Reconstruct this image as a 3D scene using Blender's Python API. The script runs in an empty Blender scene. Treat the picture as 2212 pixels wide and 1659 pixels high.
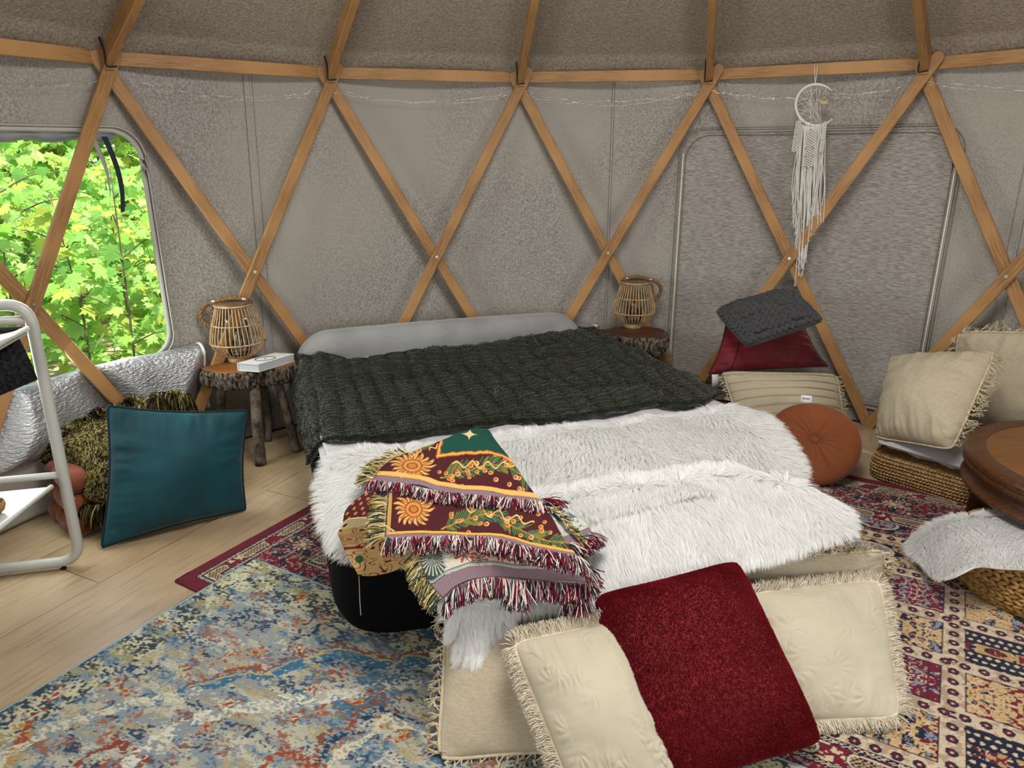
import bpy, math, random
import numpy as np
from mathutils import Vector, Matrix
random.seed(7); RNG = np.random.default_rng(11)
COL = bpy.context.scene.collection
PI = math.pi
# ---------------------------------------------------------------- camera model
F_PX, PITCH, ROLL = 1543.27, 0.31775, -0.0067
CX, CY, R, RF, WH, PH, CROWN = 0.40688, 1.84464, 2.92698, 2.91194, 2.06473, -0.1177, 3.73885
D = 2*PI/16; EYE = 1.65
A3 = np.array
def ray(px, py):
    px = np.asarray(px, float); py = np.asarray(py, float)
    a = px-1106; b = 829.5-py
    c, s = math.cos(ROLL), math.sin(ROLL)
    x = (a*c+b*s)/F_PX; y = (-a*s+b*c)/F_PX
    c, s = math.cos(PITCH), math.sin(PITCH)
    return np.stack([x, c+y*s, -s+y*c], -1)
def onz(px, py, z=0.0):
    r = ray(px, py); t = (np.asarray(z, float)-EYE)/r[..., 2]
    return A3([0, 0, EYE])+t[..., None]*r
def onY(px, py, Y):
    r = ray(px, py); return A3([0, 0, EYE])+(Y/r[..., 1])[..., None]*r
def onplane(px, py, p0, n):
    r = ray(px, py); o = A3([0, 0, EYE]); t = ((A3(p0)-o)@A3(n))/(r@A3(n))
    return o+np.asarray(t)[..., None]*r
def onwall(px, py, rr):
    r = ray(px, py); a = r[..., 0]**2+r[..., 1]**2; b = -2*(r[..., 0]*CX+r[..., 1]*CY); c = CX*CX+CY*CY-rr*rr
    t = (-b+np.sqrt(b*b-4*a*c))/(2*a); return A3([0, 0, EYE])+t[..., None]*r
def nrm(v):
    v = np.asarray(v, float); return v/np.maximum(np.linalg.norm(v, axis=-1, keepdims=True), 1e-9)
def cyl(th, z, r):
    return np.stack([CX+r*np.sin(th), CY+r*np.cos(th), z+0*th], -1)
def clampr(P, m):
    P = np.array(P, float); d = P[..., :2]-A3([CX, CY]); r = np.linalg.norm(d, axis=-1, keepdims=True); P[..., :2] = A3([CX, CY])+d*np.minimum(1, (R-m)/r); return P
# ---------------------------------------------------------------- noise
def _h(ix, iy, iz, seed):
    n = (ix*374761393+iy*668265263+iz*2147483647+seed*974634777) & 0xFFFFFFFF
    n = ((n ^ (n >> 13))*1274126177) & 0xFFFFFFFF
    n = (n ^ (n >> 16)) & 0xFFFFFFFF
    return n/4294967295.0
def vn(x, y, z=0, seed=0):
    x, y, z = np.broadcast_arrays(np.asarray(x, float), np.asarray(y, float), np.asarray(z, float))
    xi, yi, zi = [np.floor(q).astype(np.int64) for q in (x, y, z)]
    fx, fy, fz = x-xi, y-yi, z-zi
    fx, fy, fz = [q*q*(3-2*q) for q in (fx, fy, fz)]
    r = 0
    flat = not z.any()
    for dx in (0, 1):
        for dy in (0, 1):
            for dz in ((0,) if flat else (0, 1)):
                w = (fx if dx else 1-fx)*(fy if dy else 1-fy)*(1 if flat else (fz if dz else 1-fz))
                r = r+w*_h(xi+dx, yi+dy, zi+dz, seed)
    return r
def fbm(x, y, z=0, seed=0, o=3):
    r = 0; a = .5; t = 0
    for k in range(o):
        r = r+a*vn(np.asarray(x)*2**k, np.asarray(y)*2**k, np.asarray(z)*2**k, seed+k*17); t += a; a *= .5
    return r/t
# ---------------------------------------------------------------- colours
def lin(h):
    h = h.lstrip('#'); v = [int(h[i:i+2], 16)/255 for i in (0, 2, 4)]
    return tuple(((c+.055)/1.055)**2.4 if c > .04045 else c/12.92 for c in v)
# ---------------------------------------------------------------- mesh builder
class MB:
    def __init__(s): s.V = []; s.F = []; s.C = []; s.M = []; s.n = 0
    def add(s, V, F, col=None, mi=0):
        V = np.asarray(V, float).reshape(-1, 3)
        if not isinstance(F, list): F = [F]
        for f in F:
            f = np.asarray(f, np.int64)
            s.F.append(f+s.n); s.M.append(np.full(len(f), mi))
        if col is not None:
            c = np.asarray(col, float)
            s.C.append(np.broadcast_to(c, (len(V), 3)) if c.ndim == 1 else c)
        s.V.append(V); s.n += len(V)
    def build(s, name, mats, root=None, smooth=True, **tags):
        V = np.concatenate(s.V)
        if root is not None: V = V-A3(root.location)
        me = bpy.data.meshes.new(name)
        me.vertices.add(len(V)); me.vertices.foreach_set('co', V.astype(np.float32).ravel())
        tot = A3([len(f) for f in s.F]); k = A3([f.shape[1] for f in s.F])
        nl = int((tot*k).sum()); nf = int(tot.sum())
        me.loops.add(nl); me.loops.foreach_set('vertex_index', np.concatenate([f.ravel() for f in s.F]).astype(np.int32))
        me.polygons.add(nf)
        lt = np.concatenate([np.full(a, b) for a, b in zip(tot, k)])
        me.polygons.foreach_set('loop_start', np.concatenate([[0], np.cumsum(lt)[:-1]]).astype(np.int32))
        me.polygons.foreach_set('loop_total', lt.astype(np.int32))
        me.polygons.foreach_set('material_index', np.concatenate(s.M).astype(np.int32))
        me.polygons.foreach_set('use_smooth', np.full(nf, smooth))
        me.update(calc_edges=True); me.validate()
        if s.C:
            ca = me.color_attributes.new('Col', 'FLOAT_COLOR', 'POINT')
            c = np.concatenate(s.C); ca.data.foreach_set('color', np.concatenate([c, np.ones((len(c), 1))], 1).astype(np.float32).ravel())
        if not isinstance(mats, (list, tuple)): mats = [mats]
        for m in mats: me.materials.append(m)
        o = bpy.data.objects.new(name, me); COL.objects.link(o)
        if root is not None: o.parent = root
        for q, v in tags.items(): o[q] = v
        return o
def gridF(n, m, off=0, closed=False):
    """n rows, m columns of vertices"""
    i = np.arange(n-1)[:, None]*m; j = np.arange(m if closed else m-1)[None, :]; j2 = (j+1) % m
    return np.stack([i+j, i+j2, i+m+j2, i+m+j], -1).reshape(-1, 4)+off
def frames(P):
    T = np.gradient(P, axis=0); T = nrm(T)
    up = A3([0, 0, 1.]) if abs(T[0][2]) < .9 else A3([1., 0, 0])
    N = np.zeros_like(P); n = nrm(np.cross(T[0], up))
    for i in range(len(P)):
        n = nrm(n-T[i]*(n@T[i])); N[i] = n
    return T, N, np.cross(T, N)
def tube(P, r, k=8, closed=False, flat=1.0, caps=True):
    P = np.asarray(P, float); r = np.broadcast_to(np.asarray(r, float), (len(P),))
    T, N, B = frames(P)
    a = np.linspace(0, 2*PI, k, endpoint=False)
    V = P[:, None]+r[:, None, None]*(np.cos(a)[None, :, None]*N[:, None]+flat*np.sin(a)[None, :, None]*B[:, None])
    V = V.reshape(-1, 3); F = [gridF(len(P), k, closed=True)[:, ::-1]]
    if closed:
        F.append(np.stack([(len(P)-1)*k+np.arange(k), (np.arange(k)), (np.arange(k)+1) % k, (len(P)-1)*k+(np.arange(k)+1) % k], -1)[:, ::-1])
    elif caps:
        F.append(np.arange(k)[None, :]); F.append((len(P)-1)*k+np.arange(k)[None, ::-1])
    return V, F
def box(c, s, M=None):
    c = A3(c, float) if False else np.asarray(c, float); s = np.asarray(s, float)/2
    v = A3([[x, y, z] for z in (-1, 1) for y in (-1, 1) for x in (-1, 1)])*s
    if M is not None: v = v@np.asarray(M).T
    return v+c, A3([[0, 2, 3, 1], [4, 5, 7, 6], [0, 1, 5, 4], [2, 6, 7, 3], [0, 4, 6, 2], [1, 3, 7, 5]])
def rotz(a):
    c, s = math.cos(a), math.sin(a); return A3([[c, -s, 0], [s, c, 0], [0, 0, 1.]])
def lathe(prof, c=(0, 0, 0), k=48, caps=False):
    prof = np.asarray(prof, float); a = np.linspace(0, 2*PI, k, endpoint=False)
    V = np.stack([prof[:, 0:1]*np.cos(a), prof[:, 0:1]*np.sin(a), np.repeat(prof[:, 1:2], k, 1)], -1).reshape(-1, 3)+A3(c)
    F = [gridF(len(prof), k, closed=True)]
    if caps: F += [np.arange(k)[None, ::-1], (len(prof)-1)*k+np.arange(k)[None, :]]
    return V, F
_s = None
def lumps(C, X, Y, Z, m=6, n=8):
    """ellipsoids with centres C and half axes X Y Z, all (k,3)"""
    global _s
    th = np.linspace(0, PI, m); ph = np.linspace(0, 2*PI, n, endpoint=False)
    u = np.stack([np.sin(th)[:, None]*np.cos(ph), np.sin(th)[:, None]*np.sin(ph), np.repeat(np.cos(th)[:, None], n, 1)], -1).reshape(-1, 3)
    C, X, Y, Z = [np.asarray(q, float).reshape(-1, 3) for q in (C, X, Y, Z)]
    V = C[:, None]+u[None, :, 0:1]*X[:, None]+u[None, :, 1:2]*Y[:, None]+u[None, :, 2:3]*Z[:, None]
    f = gridF(m, n, closed=True)
    F = (f[None]+(np.arange(len(C))*m*n)[:, None, None]).reshape(-1, 4)
    return V.reshape(-1, 3), F
def strands(Pth, rad, sides=2, side=None):
    """Pth (n,k,3); rad (k,) or (n,k)"""
    n, k, _ = Pth.shape
    T = nrm(np.gradient(Pth, axis=1))
    if side is None: side = RNG.normal(size=(n, 3))
    S = nrm(np.cross(T, side[:, None])); B = np.cross(T, S)
    rad = np.broadcast_to(np.asarray(rad, float), (n, k))[..., None]
    if sides == 2:
        V = np.stack([Pth-S*rad, Pth+S*rad], 2)
        f = gridF(k, 2)
    else:
        a = np.linspace(0, 2*PI, sides, endpoint=False)
        V = Pth[:, :, None]+rad[:, :, None]*(np.cos(a)[None, None, :, None]*S[:, :, None]+np.sin(a)[None, None, :, None]*B[:, :, None])
        f = gridF(k, sides, closed=True)[:, ::-1]
    F = (f[None]+(np.arange(n)*k*sides)[:, None, None]).reshape(-1, 4)
    return V.reshape(-1, 3), F
def spline(pts, n):
    """Catmull-Rom resample to n points"""
    p = np.asarray(pts, float)
    if len(p) == 2: t = np.linspace(0, 1, n)[:, None]; return p[0]*(1-t)+p[1]*t
    q = np.vstack([2*p[0]-p[1], p, 2*p[-1]-p[-2]])
    d = np.concatenate([[0], np.cumsum(np.linalg.norm(np.diff(p[:, :2] if p.shape[1] > 2 and abs(p[:, :2]).max() > 20 else p, axis=0), axis=1)+1e-9)])
    s = np.linspace(0, d[-1], n); i = np.clip(np.searchsorted(d, s, 'right')-1, 0, len(p)-2)
    t = ((s-d[i])/(d[i+1]-d[i]))[:, None]
    a, b, c, e = q[i], q[i+1], q[i+2], q[i+3]
    return .5*((2*b)+(-a+c)*t+(2*a-5*b+4*c-e)*t*t+(-a+3*b-3*c+e)*t**3)
def coons(bot, top, left, right, nu, nv):
    """bot,top run left to right; left,right run bottom to top"""
    b, t, l, r = spline(bot, nu), spline(top, nu), spline(left, nv), spline(right, nv)
    u = np.linspace(0, 1, nu)[None, :, None]; v = np.linspace(0, 1, nv)[:, None, None]
    return (1-v)*b[None]+v*t[None]+(1-u)*l[:, None]+u*r[:, None]-((1-u)*(1-v)*b[0]+u*(1-v)*b[-1]+(1-u)*v*t[0]+u*v*t[-1])
def gnormals(G):
    return nrm(np.cross(np.gradient(G, axis=1), np.gradient(G, axis=0)))
# ---------------------------------------------------------------- things
def thing(name, label, cat, loc=(0, 0, 0), group=None):
    o = bpy.data.objects.new(name, None); COL.objects.link(o); o.location = [float(v) for v in loc]
    o.empty_display_size = .1
    o['label'] = label; o['category'] = cat
    if group: o['group'] = group
    return o
# ---------------------------------------------------------------- materials
def mat(name, col=(.5, .5, .5), rough=.8, col2=None, nscale=30, nstretch=(1, 1, 1), nlo=.35, nhi=.65, bump=0, bscale=200, bstretch=None, spec=.3, metal=0,
        sheen=0, vcol=False, coord='Object', detail=3, trans=0, col3=None, nscale3=3, alpha=None, jitter=0, bdist=.002, coat=0, wave=None):
    m = bpy.data.materials.new(name); m.use_nodes = True
    nt = m.node_tree; N = nt.nodes; L = nt.links; N.clear()
    out = N.new('ShaderNodeOutputMaterial'); b = N.new('ShaderNodeBsdfPrincipled')
    b.inputs['Roughness'].default_value = rough; b.inputs['Metallic'].default_value = metal
    b.inputs['Specular IOR Level'].default_value = spec; b.inputs['Coat Weight'].default_value = coat
    if sheen: b.inputs['Sheen Weight'].default_value = sheen; b.inputs['Sheen Roughness'].default_value = .4
    L.new(b.outputs[0], out.inputs[0])
    tc = N.new('ShaderNodeTexCoord')
    def noise(sc, st, det=3):
        mp = N.new('ShaderNodeMapping'); mp.inputs['Scale'].default_value = st; L.new(tc.outputs[coord], mp.inputs[0])
        n = N.new('ShaderNodeTexNoise'); n.inputs['Scale'].default_value = sc; n.inputs['Detail'].default_value = det; L.new(mp.outputs[0], n.inputs[0]); return n
    def ramp(src, lo, hi):
        r = N.new('ShaderNodeMapRange'); r.inputs[1].default_value = lo; r.inputs[2].default_value = hi; L.new(src, r.inputs[0]); return r.outputs[0]
    def mix(fac, a, c, typ='MIX'):
        x = N.new('ShaderNodeMix'); x.data_type = 'RGBA'; x.blend_type = typ
        if isinstance(fac, float): x.inputs[0].default_value = fac
        else: L.new(fac, x.inputs[0])
        for sock, v in ((x.inputs[6], a), (x.inputs[7], c)):
            if isinstance(v, tuple): sock.default_value = (*v, 1)
            else: L.new(v, sock)
        return x.outputs[2]
    cur = tuple(col)
    if vcol:
        at = N.new('ShaderNodeVertexColor'); at.layer_name = 'Col'; cur = at.outputs[0]
    if col2 is not None:
        cur = mix(ramp(noise(nscale, nstretch, detail).outputs[0], nlo, nhi), cur, tuple(col2))
    if col3 is not None:
        cur = mix(ramp(noise(nscale3, (1, 1, 1), 2).outputs[0], .4, .65), cur, tuple(col3))
    if jitter:
        n = noise(nscale if vcol else 90, nstretch, 2)
        r = N.new('ShaderNodeMapRange'); r.inputs[1].default_value = .25; r.inputs[2].default_value = .75; r.inputs[3].default_value = 1-jitter; r.inputs[4].default_value = 1+jitter
        L.new(n.outputs[0], r.inputs[0])
        cb = N.new('ShaderNodeVectorMath'); cb.operation = 'SCALE'
        if isinstance(cur, tuple):
            cb.inputs[0].default_value = cur
        else: L.new(cur, cb.inputs[0])
        L.new(r.outputs[0], cb.inputs['Scale']); cur = cb.outputs[0]
    if isinstance(cur, tuple): b.inputs['Base Color'].default_value = (*cur, 1)
    else: L.new(cur, b.inputs['Base Color'])
    if bump:
        bp = N.new('ShaderNodeBump'); bp.inputs['Strength'].default_value = bump; bp.inputs['Distance'].default_value = bdist
        n = noise(bscale, bstretch or nstretch, 3)
        h = n.outputs[0]
        if wave:
            w = N.new('ShaderNodeTexWave'); w.bands_direction = wave[0]; w.inputs['Scale'].default_value = wave[1]; w.inputs['Distortion'].default_value = wave[2]
            L.new(tc.outputs[coord], w.inputs[0])
            ad = N.new('ShaderNodeMath'); ad.operation = 'MULTIPLY_ADD'; L.new(w.outputs[1], ad.inputs[0]); ad.inputs[1].default_value = wave[3]; L.new(h, ad.inputs[2]); h = ad.outputs[0]
        L.new(h, bp.inputs['Height']); L.new(bp.outputs[0], b.inputs['Normal'])
    if trans:
        tr = N.new('ShaderNodeBsdfTranslucent'); ms = N.new('ShaderNodeMixShader'); ms.inputs[0].default_value = trans
        if isinstance(cur, tuple): tr.inputs[0].default_value = (*cur, 1)
        else: L.new(cur, tr.inputs[0])
        L.new(b.outputs[0], ms.inputs[1]); L.new(tr.outputs[0], ms.inputs[2]); L.new(ms.outputs[0], out.inputs[0])
    return m
def clear_mat(name, tint=(1, 1, 1), gloss=.08, rough=.05):
    m = bpy.data.materials.new(name); m.use_nodes = True; N = m.node_tree.nodes; L = m.node_tree.links; N.clear()
    out = N.new('ShaderNodeOutputMaterial'); t = N.new('ShaderNodeBsdfTransparent'); t.inputs[0].default_value = (*tint, 1)
    g = N.new('ShaderNodeBsdfGlossy'); g.inputs['Roughness'].default_value = rough
    fr = N.new('ShaderNodeFresnel'); fr.inputs[0].default_value = 1.4
    mu = N.new('ShaderNodeMath'); mu.operation = 'ADD'; mu.inputs[1].default_value = gloss-.03; L.new(fr.outputs[0], mu.inputs[0]); mu.use_clamp = True
    x = N.new('ShaderNodeMixShader'); L.new(mu.outputs[0], x.inputs[0]); L.new(t.outputs[0], x.inputs[1]); L.new(g.outputs[0], x.inputs[2]); L.new(x.outputs[0], out.inputs[0])
    return m
M = {}
M['felt'] = mat('grey_felt', (.385, .36, .33), .95, (.215, .198, .18), 95, (1, 1, 1), .35, .65, bump=.4, bscale=180, bdist=.003, spec=.1, col3=(.345, .32, .288), nscale3=1.2, detail=4)
M['felt_roof'] = mat('roof_felt', (.37, .32, .265), .95, (.24, .20, .165), 80, (1, 1, 1), .35, .65, bump=.6, bscale=60, bdist=.006, spec=.1, detail=4)
M['felt_panel'] = mat('ribbed_felt', (.37, .345, .32), .95, (.215, .198, .182), 30, (1, 1, 6), .36, .64, bump=.7, bscale=30, bstretch=(1, 1, 7), bdist=.004, spec=.1, detail=4)
M['wood'] = mat('ash_wood', (.36, .195, .075), .5, (.20, .098, .035), 9, (1.2, 14, 14), .35, .7, bump=.15, bscale=12, bstretch=(1.5, 16, 16), spec=.35, detail=5, col3=(.43, .23, .09), nscale3=2)
M['steel'] = mat('steel', (.6, .6, .58), .3, metal=1)
M['black_iron'] = mat('black_iron', (.01, .01, .01), .5)
M['wire'] = mat('silver_wire', (.9, .85, .75), .25, metal=1)
M['binding'] = mat('grey_binding', (.42, .41, .38), .8, bump=.3, bscale=300)
M['piping'] = mat('zip_piping', (.75, .68, .55), .5)
M['clear'] = clear_mat('clear_vinyl', (.98, .99, .97), .02, .03)
M['glass'] = clear_mat('thin_glass', (.93, .95, .94), .06, .02)
# ================================================================ shell
RW = R+.052
def in_rr(th, z, t0, t1, z0, z1, rad=.14, grow=0.0):
    """inside test of a rounded rectangle on the wall, theta in degrees"""
    c = (t0+t1)/2; hw = math.radians(t1-t0)/2*R+grow; hh = (z1-z0)/2+grow
    dx = np.abs((th-math.radians(c))*R)-(hw-rad); dy = np.abs(z-(z0+z1)/2)-(hh-rad)
    return np.hypot(np.maximum(dx, 0), np.maximum(dy, 0))+np.minimum(np.maximum(dx, dy), 0) < rad
def rr_path(t0, t1, z0, z1, r, rad=.14, grow=0., n=12):
    c = math.radians((t0+t1)/2); hw = math.radians(t1-t0)/2*R+grow; hh = (z1-z0)/2+grow; zc = (z0+z1)/2; P = []
    for (sx, sy, a0) in ((1, 1, 0), (-1, 1, 90), (-1, -1, 180), (1, -1, 270)):
        for k in range(n):
            a = math.radians(a0+90*k/(n-1)); P.append((sx*(hw-rad)+rad*math.cos(a), sy*(hh-rad)+rad*math.sin(a)))
        # straight runs are subdivided so that they follow the curve of the wall
    Q = []
    for i in range(len(P)):
        a, b = A3(P[i]), A3(P[(i+1) % len(P)]); m = max(1, int(np.linalg.norm(b-a)/.05))
        for k in range(m): Q.append(a+(b-a)*k/m)
    Q = A3(Q); return cyl(c+Q[:, 0]/R, zc+Q[:, 1], r)
WIN = [(-78.6, -49.6, .60, 1.745), (103.5, 132.5, .60, 1.745), (-166.5, -137.5, .60, 1.745)]
def wall_r(th, z):
    s = (th-PH)/D; f = s-np.floor(s)
    return RW+.012*np.sin(f*PI)*np.sin(np.clip(z/WH, 0, 1)*PI)+.012*(fbm(th*6, z*2, 0, 5)-.5)
def wall_sector(name, a0, a1):
    n = int(math.radians(a1-a0)*R/.016); m = 130
    th = np.radians(np.linspace(a0, a1, n))[None, :]+np.zeros((m, 1)); z = np.linspace(0, WH+.03, m)[:, None]+np.zeros((1, n))
    V = cyl(th, z, wall_r(th, z)).reshape(-1, 3); F = gridF(m, n)
    tc = th.ravel()[F].mean(1); zc = z.ravel()[F].mean(1); keep = np.ones(len(F), bool)
    for w in WIN: keep &= ~in_rr(tc, zc, *w)
    b = MB(); b.add(V, F[keep]); o = b.build(name, M['felt'], kind='structure'); return o
WL = {}
for nm, a0, a1 in (('wall_back', -45, 45), ('wall_right', 45, 135), ('wall_front', 135, 225), ('wall_left', -135, -45)):
    WL[nm] = wall_sector(nm, a0, a1)
# WIN index 2 is written with a negative angle while the front sector runs to 225: cut it there too
# stitched double seams of the felt
def seam(px, par, tilt=0.0, w=.045):
    p = onwall(px, 300, R); th = math.atan2(p[0]-CX, p[1]-CY)
    z = np.linspace(0.0, WH, 60); b = MB()
    for off, ww in ((-w/2, .004), (w/2, .004), (w/2-.012, .003)):
        P = cyl(th+off/R+tilt*(z-1)/R, z, wall_r(th+0*z, z)-.003); b.add(*tube(P, ww/2, 4))
    g = MB(); TH = th+np.linspace(-w/2, w/2, 4)[None]/R+tilt*(z[:, None]-1)/R; Z = z[:, None]+0*TH
    g.add(cyl(TH, Z, wall_r(TH, Z)-.004).reshape(-1, 3), gridF(60, 4)); g.build('seam_strip', M['felt'], WL[par])
    b.build('seam_stitching', M_thread, WL[par])
M_thread = mat('seam_thread', (.16, .15, .14), .9)
seam(551, 'wall_left' if False else 'wall_back', .03)
seam(1330, 'wall_back', 0, .012)
seam(2240, 'wall_back' if False else 'wall_right', 0)
# roof
def roof_z(r): return WH+(1-r/R)*(CROWN-WH)
n, m = 16*24, 60
th = np.linspace(0, 2*PI, n)[None, :]+PH; rr = np.linspace(R+.05, .72, m)[:, None]
f = ((th-PH)/D) % 1; q = (R+.05-rr)/(R-.67)
sag = .045*np.sin(f*PI)**.7*np.sin(np.clip(q*1.02, 0, 1)*PI)**.5*1.0
Z = roof_z(rr)+.085+sag*.6+.012*(fbm(th*10, rr*4, 0, 3)-.5)
Z = np.where(rr > R, WH+.03, Z)
V = np.stack([CX+rr*np.sin(th), CY+rr*np.cos(th), Z], -1).reshape(-1, 3)
b = MB(); b.add(V, gridF(m, n)[:, ::-1]); b.build('ceiling', M['felt_roof'], kind='structure')
a = np.linspace(0, PI/2, 10); b = MB(); b.add(*lathe(np.stack([.78*np.cos(a)+.001, roof_z(.74)+.10+.22*np.sin(a)], 1), (CX, CY, 0), 48))
b.build('window_5', mat('milky_sun_diffuser', (.8, .8, .78), .5, trans=.6), kind='structure')  # unseen dome added over the crown so the sun comes in diffused
# floor of plywood boards
def floor_mat():
    m = bpy.data.materials.new('birch_boards'); m.use_nodes = True; nt = m.node_tree; N = nt.nodes; L = nt.links
    b = N['Principled BSDF']; b.inputs['Roughness'].default_value = .42; b.inputs['Specular IOR Level'].default_value = .4
    tc = N.new('ShaderNodeTexCoord')
    def mp(s, loc=(0, 0, 0)):
        x = N.new('ShaderNodeMapping'); x.inputs['Scale'].default_value = s; x.inputs['Location'].default_value = loc; L.new(tc.outputs['Object'], x.inputs[0]); return x.outputs[0]
    def noise(s, sc, d, dist=0):
        x = N.new('ShaderNodeTexNoise'); x.inputs['Scale'].default_value = sc; x.inputs['Detail'].default_value = d; x.inputs['Distortion'].default_value = dist; L.new(mp(s), x.inputs[0]); return x.outputs[0]
    def ramp(src, pts):
        r = N.new('ShaderNodeValToRGB'); L.new(src, r.inputs[0])
        e = r.color_ramp.elements; e[0].position = pts[0][0]; e[0].color = (*pts[0][1], 1); e[1].position = pts[-1][0]; e[1].color = (*pts[-1][1], 1)
        for p, c in pts[1:-1]: k = e.new(p); k.color = (*c, 1)
        return r.outputs[0]
    base = ramp(noise((1, 1, 1), 1.6, 3, .6), [(.3, (.28, .195, .12)), (.5, (.41, .31, .20)), (.7, (.50, .40, .275))])
    grain = ramp(noise((1.1, 16, 1), 3.5, 6, .4), [(.30, (.62, .50, .40)), (.44, (.93, .9, .86)), (.6, (1, 1, 1))])
    x = N.new('ShaderNodeMix'); x.data_type = 'RGBA'; x.blend_type = 'MULTIPLY'; x.inputs[0].default_value = .65; L.new(base, x.inputs[6]); L.new(grain, x.inputs[7])
    br = N.new('ShaderNodeTexBrick'); br.inputs['Scale'].default_value = 1; br.inputs['Brick Width'].default_value = 1.83; br.inputs['Row Height'].default_value = .40; br.inputs['Mortar Size'].default_value = .0016; br.inputs['Mortar Smooth'].default_value = .1
    br.inputs['Color1'].default_value = (1, 1, 1, 1); br.inputs['Color2'].default_value = (.88, .84, .78, 1); br.inputs['Mortar'].default_value = (.16, .11, .07, 1)
    L.new(mp((1, 1, 1), (.35, .2, 0)), br.inputs[0])
    y = N.new('ShaderNodeMix'); y.data_type = 'RGBA'; y.blend_type = 'MULTIPLY'; y.inputs[0].default_value = 1; L.new(x.outputs[2], y.inputs[6]); L.new(br.outputs[0], y.inputs[7])
    L.new(y.outputs[2], b.inputs['Base Color']); return m
b = MB(); a = np.linspace(0, 2*PI, 96, endpoint=False); c = A3([CX, CY])@rotz(math.radians(63.5))[:2, :2]
b.add(np.stack([c[0]+(R+.1)*np.cos(a), c[1]+(R+.1)*np.sin(a), 0*a], -1), np.arange(96)[None, :])
fl = b.build('floor', floor_mat(), smooth=False, kind='structure'); fl.rotation_euler[2] = math.radians(63.5)
# dark strip painted in as the shaded gap along the foot of the felt
b = MB(); b.add(*tube(cyl(np.radians(np.linspace(-90, 90, 120)), np.full(120, .004), R+.022), .007, 6)); b.build('gap_shade_strip', mat('dark_gap_strip', (.02, .018, .015), .9), kind='structure')
# ---------------------------------------------------------------- wooden frame
fr = thing('yurt_frame', 'honey brown wooden frame of crossing struts, ring beam and roof rafters against the felt wall', 'wooden frame', (CX, CY, 0))
def beam(name, p0, p1, w, h, out, parent, m='wood', ends=False, ext=(0, 0)):
    """w across, h along the outward direction; the board has its own axes"""
    p0 = A3(p0, float) if False else np.asarray(p0, float); p1 = np.asarray(p1, float); X = nrm(p1-p0); p0 = p0-X*ext[0]; p1 = p1+X*ext[1]
    Ln = np.linalg.norm(p1-p0); Zv = nrm(np.asarray(out)-X*(np.asarray(out)@X)); Y = np.cross(Zv, X)
    bev = .004; sec = [(-w/2+bev, -h/2), (w/2-bev, -h/2), (w/2, -h/2+bev), (w/2, h/2-bev), (w/2-bev, h/2), (-w/2+bev, h/2), (-w/2, h/2-bev), (-w/2, -h/2+bev)]
    xs = [(0, .999), (Ln, .999)]
    if ends: xs = [(0, .45), (w*.12, .78), (w*.35, .999)]+[(Ln-w*.35, .999), (Ln-w*.12, .78), (Ln, .45)]
    V = A3([[x, y*s, z] for x, s in xs for y, z in sec]); b = MB(); b.add(V, [gridF(len(xs), 8, closed=True), np.arange(8)[None, ::-1], (len(xs)-1)*8+np.arange(8)[None, :]])
    o = b.build(name, M[m], smooth=False); o.parent = parent
    mt = Matrix((list(X), list(Y), list(Zv))).transposed().to_4x4(); mt.translation = Vector(p0-A3(parent.location))
    o.matrix_local = mt; return o
def node(i, z=WH, dr=0.): return cyl(PH+i*D, z, R+dr)
def foot(i, dr=0.): return cyl(PH+i*D, .0, RF+dr)
NI = range(-5, 6)
for i in NI:
    out = A3([math.sin(PH+(i+.5)*D), math.cos(PH+(i+.5)*D), 0])
    zt = WH-.055
    beam('lattice_strut', foot(i, -.012), node(i+1, zt, -.012), .064, .021, out, fr, ends=True, ext=(0, .125))
    beam('lattice_strut', foot(i+1, .012), node(i, zt, .012), .064, .021, out, fr, ends=True, ext=(0, .125))
    beam('ring_beam', node(i, WH+.005, .036), node(i+1, WH+.005, .036), .066, .022, out, fr)
    o2 = A3([math.sin(PH+i*D), math.cos(PH+i*D), 0])
    q0 = node(i, WH+.0, -.005); q1 = cyl(PH+i*D, roof_z(.74)+.02, .74)
    beam('rafter', q0, q1, .042, .075, o2+A3([0, 0, 1]), fr, ext=(.0, 0))
    # bolt where the struts cross
    cpt = (foot(i)+node(i+1, zt)+foot(i+1)+node(i, zt))/4-out*.024
    b = MB(); X = A3([out[1], -out[0], 0]); Zu = A3([0, 0, 1.])
    ang = np.linspace(0, 2*PI, 16, endpoint=False)
    for r0, d0, r1, d1 in ((.0095, 0, .0095, .002), (.005, .002, .0045, .005)):
        ring = [cpt-out*d+rr_*(np.cos(ang)[:, None]*X+np.sin(ang)[:, None]*Zu) for rr_, d in ((r0, d0), (r1, d1))]
        b.add(np.concatenate(ring), [gridF(2, 16, closed=True), 16+np.arange(16)[None, :]])
    b.build('bolt', M['steel'], fr, smooth=False)
    # black hook at the node
    n0 = node(i, WH, -.05); X2 = A3([o2[1], -o2[0], 0]); b = MB()
    P = [n0+X2*(-.028)+A3([0, 0, .085])+o2*.02, n0+X2*(-.026)+A3([0, 0, .03]), n0+X2*(-.026)+A3([0, 0, -.032]), n0+X2*(-.016)+A3([0, 0, -.04]), n0+X2*.022+A3([0, 0, -.036])]
    b.add(*tube(spline(P, 20), .0045, 6)); b.build('hook', M['black_iron'], fr)
b = MB(); th = np.linspace(0, 2*PI, 65)[:-1]
b.add(*tube(cyl(th, np.full(64, roof_z(.74)+.03), .74), .05, 8, closed=True)); b.build('crown_ring', M['wood'], fr)
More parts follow.
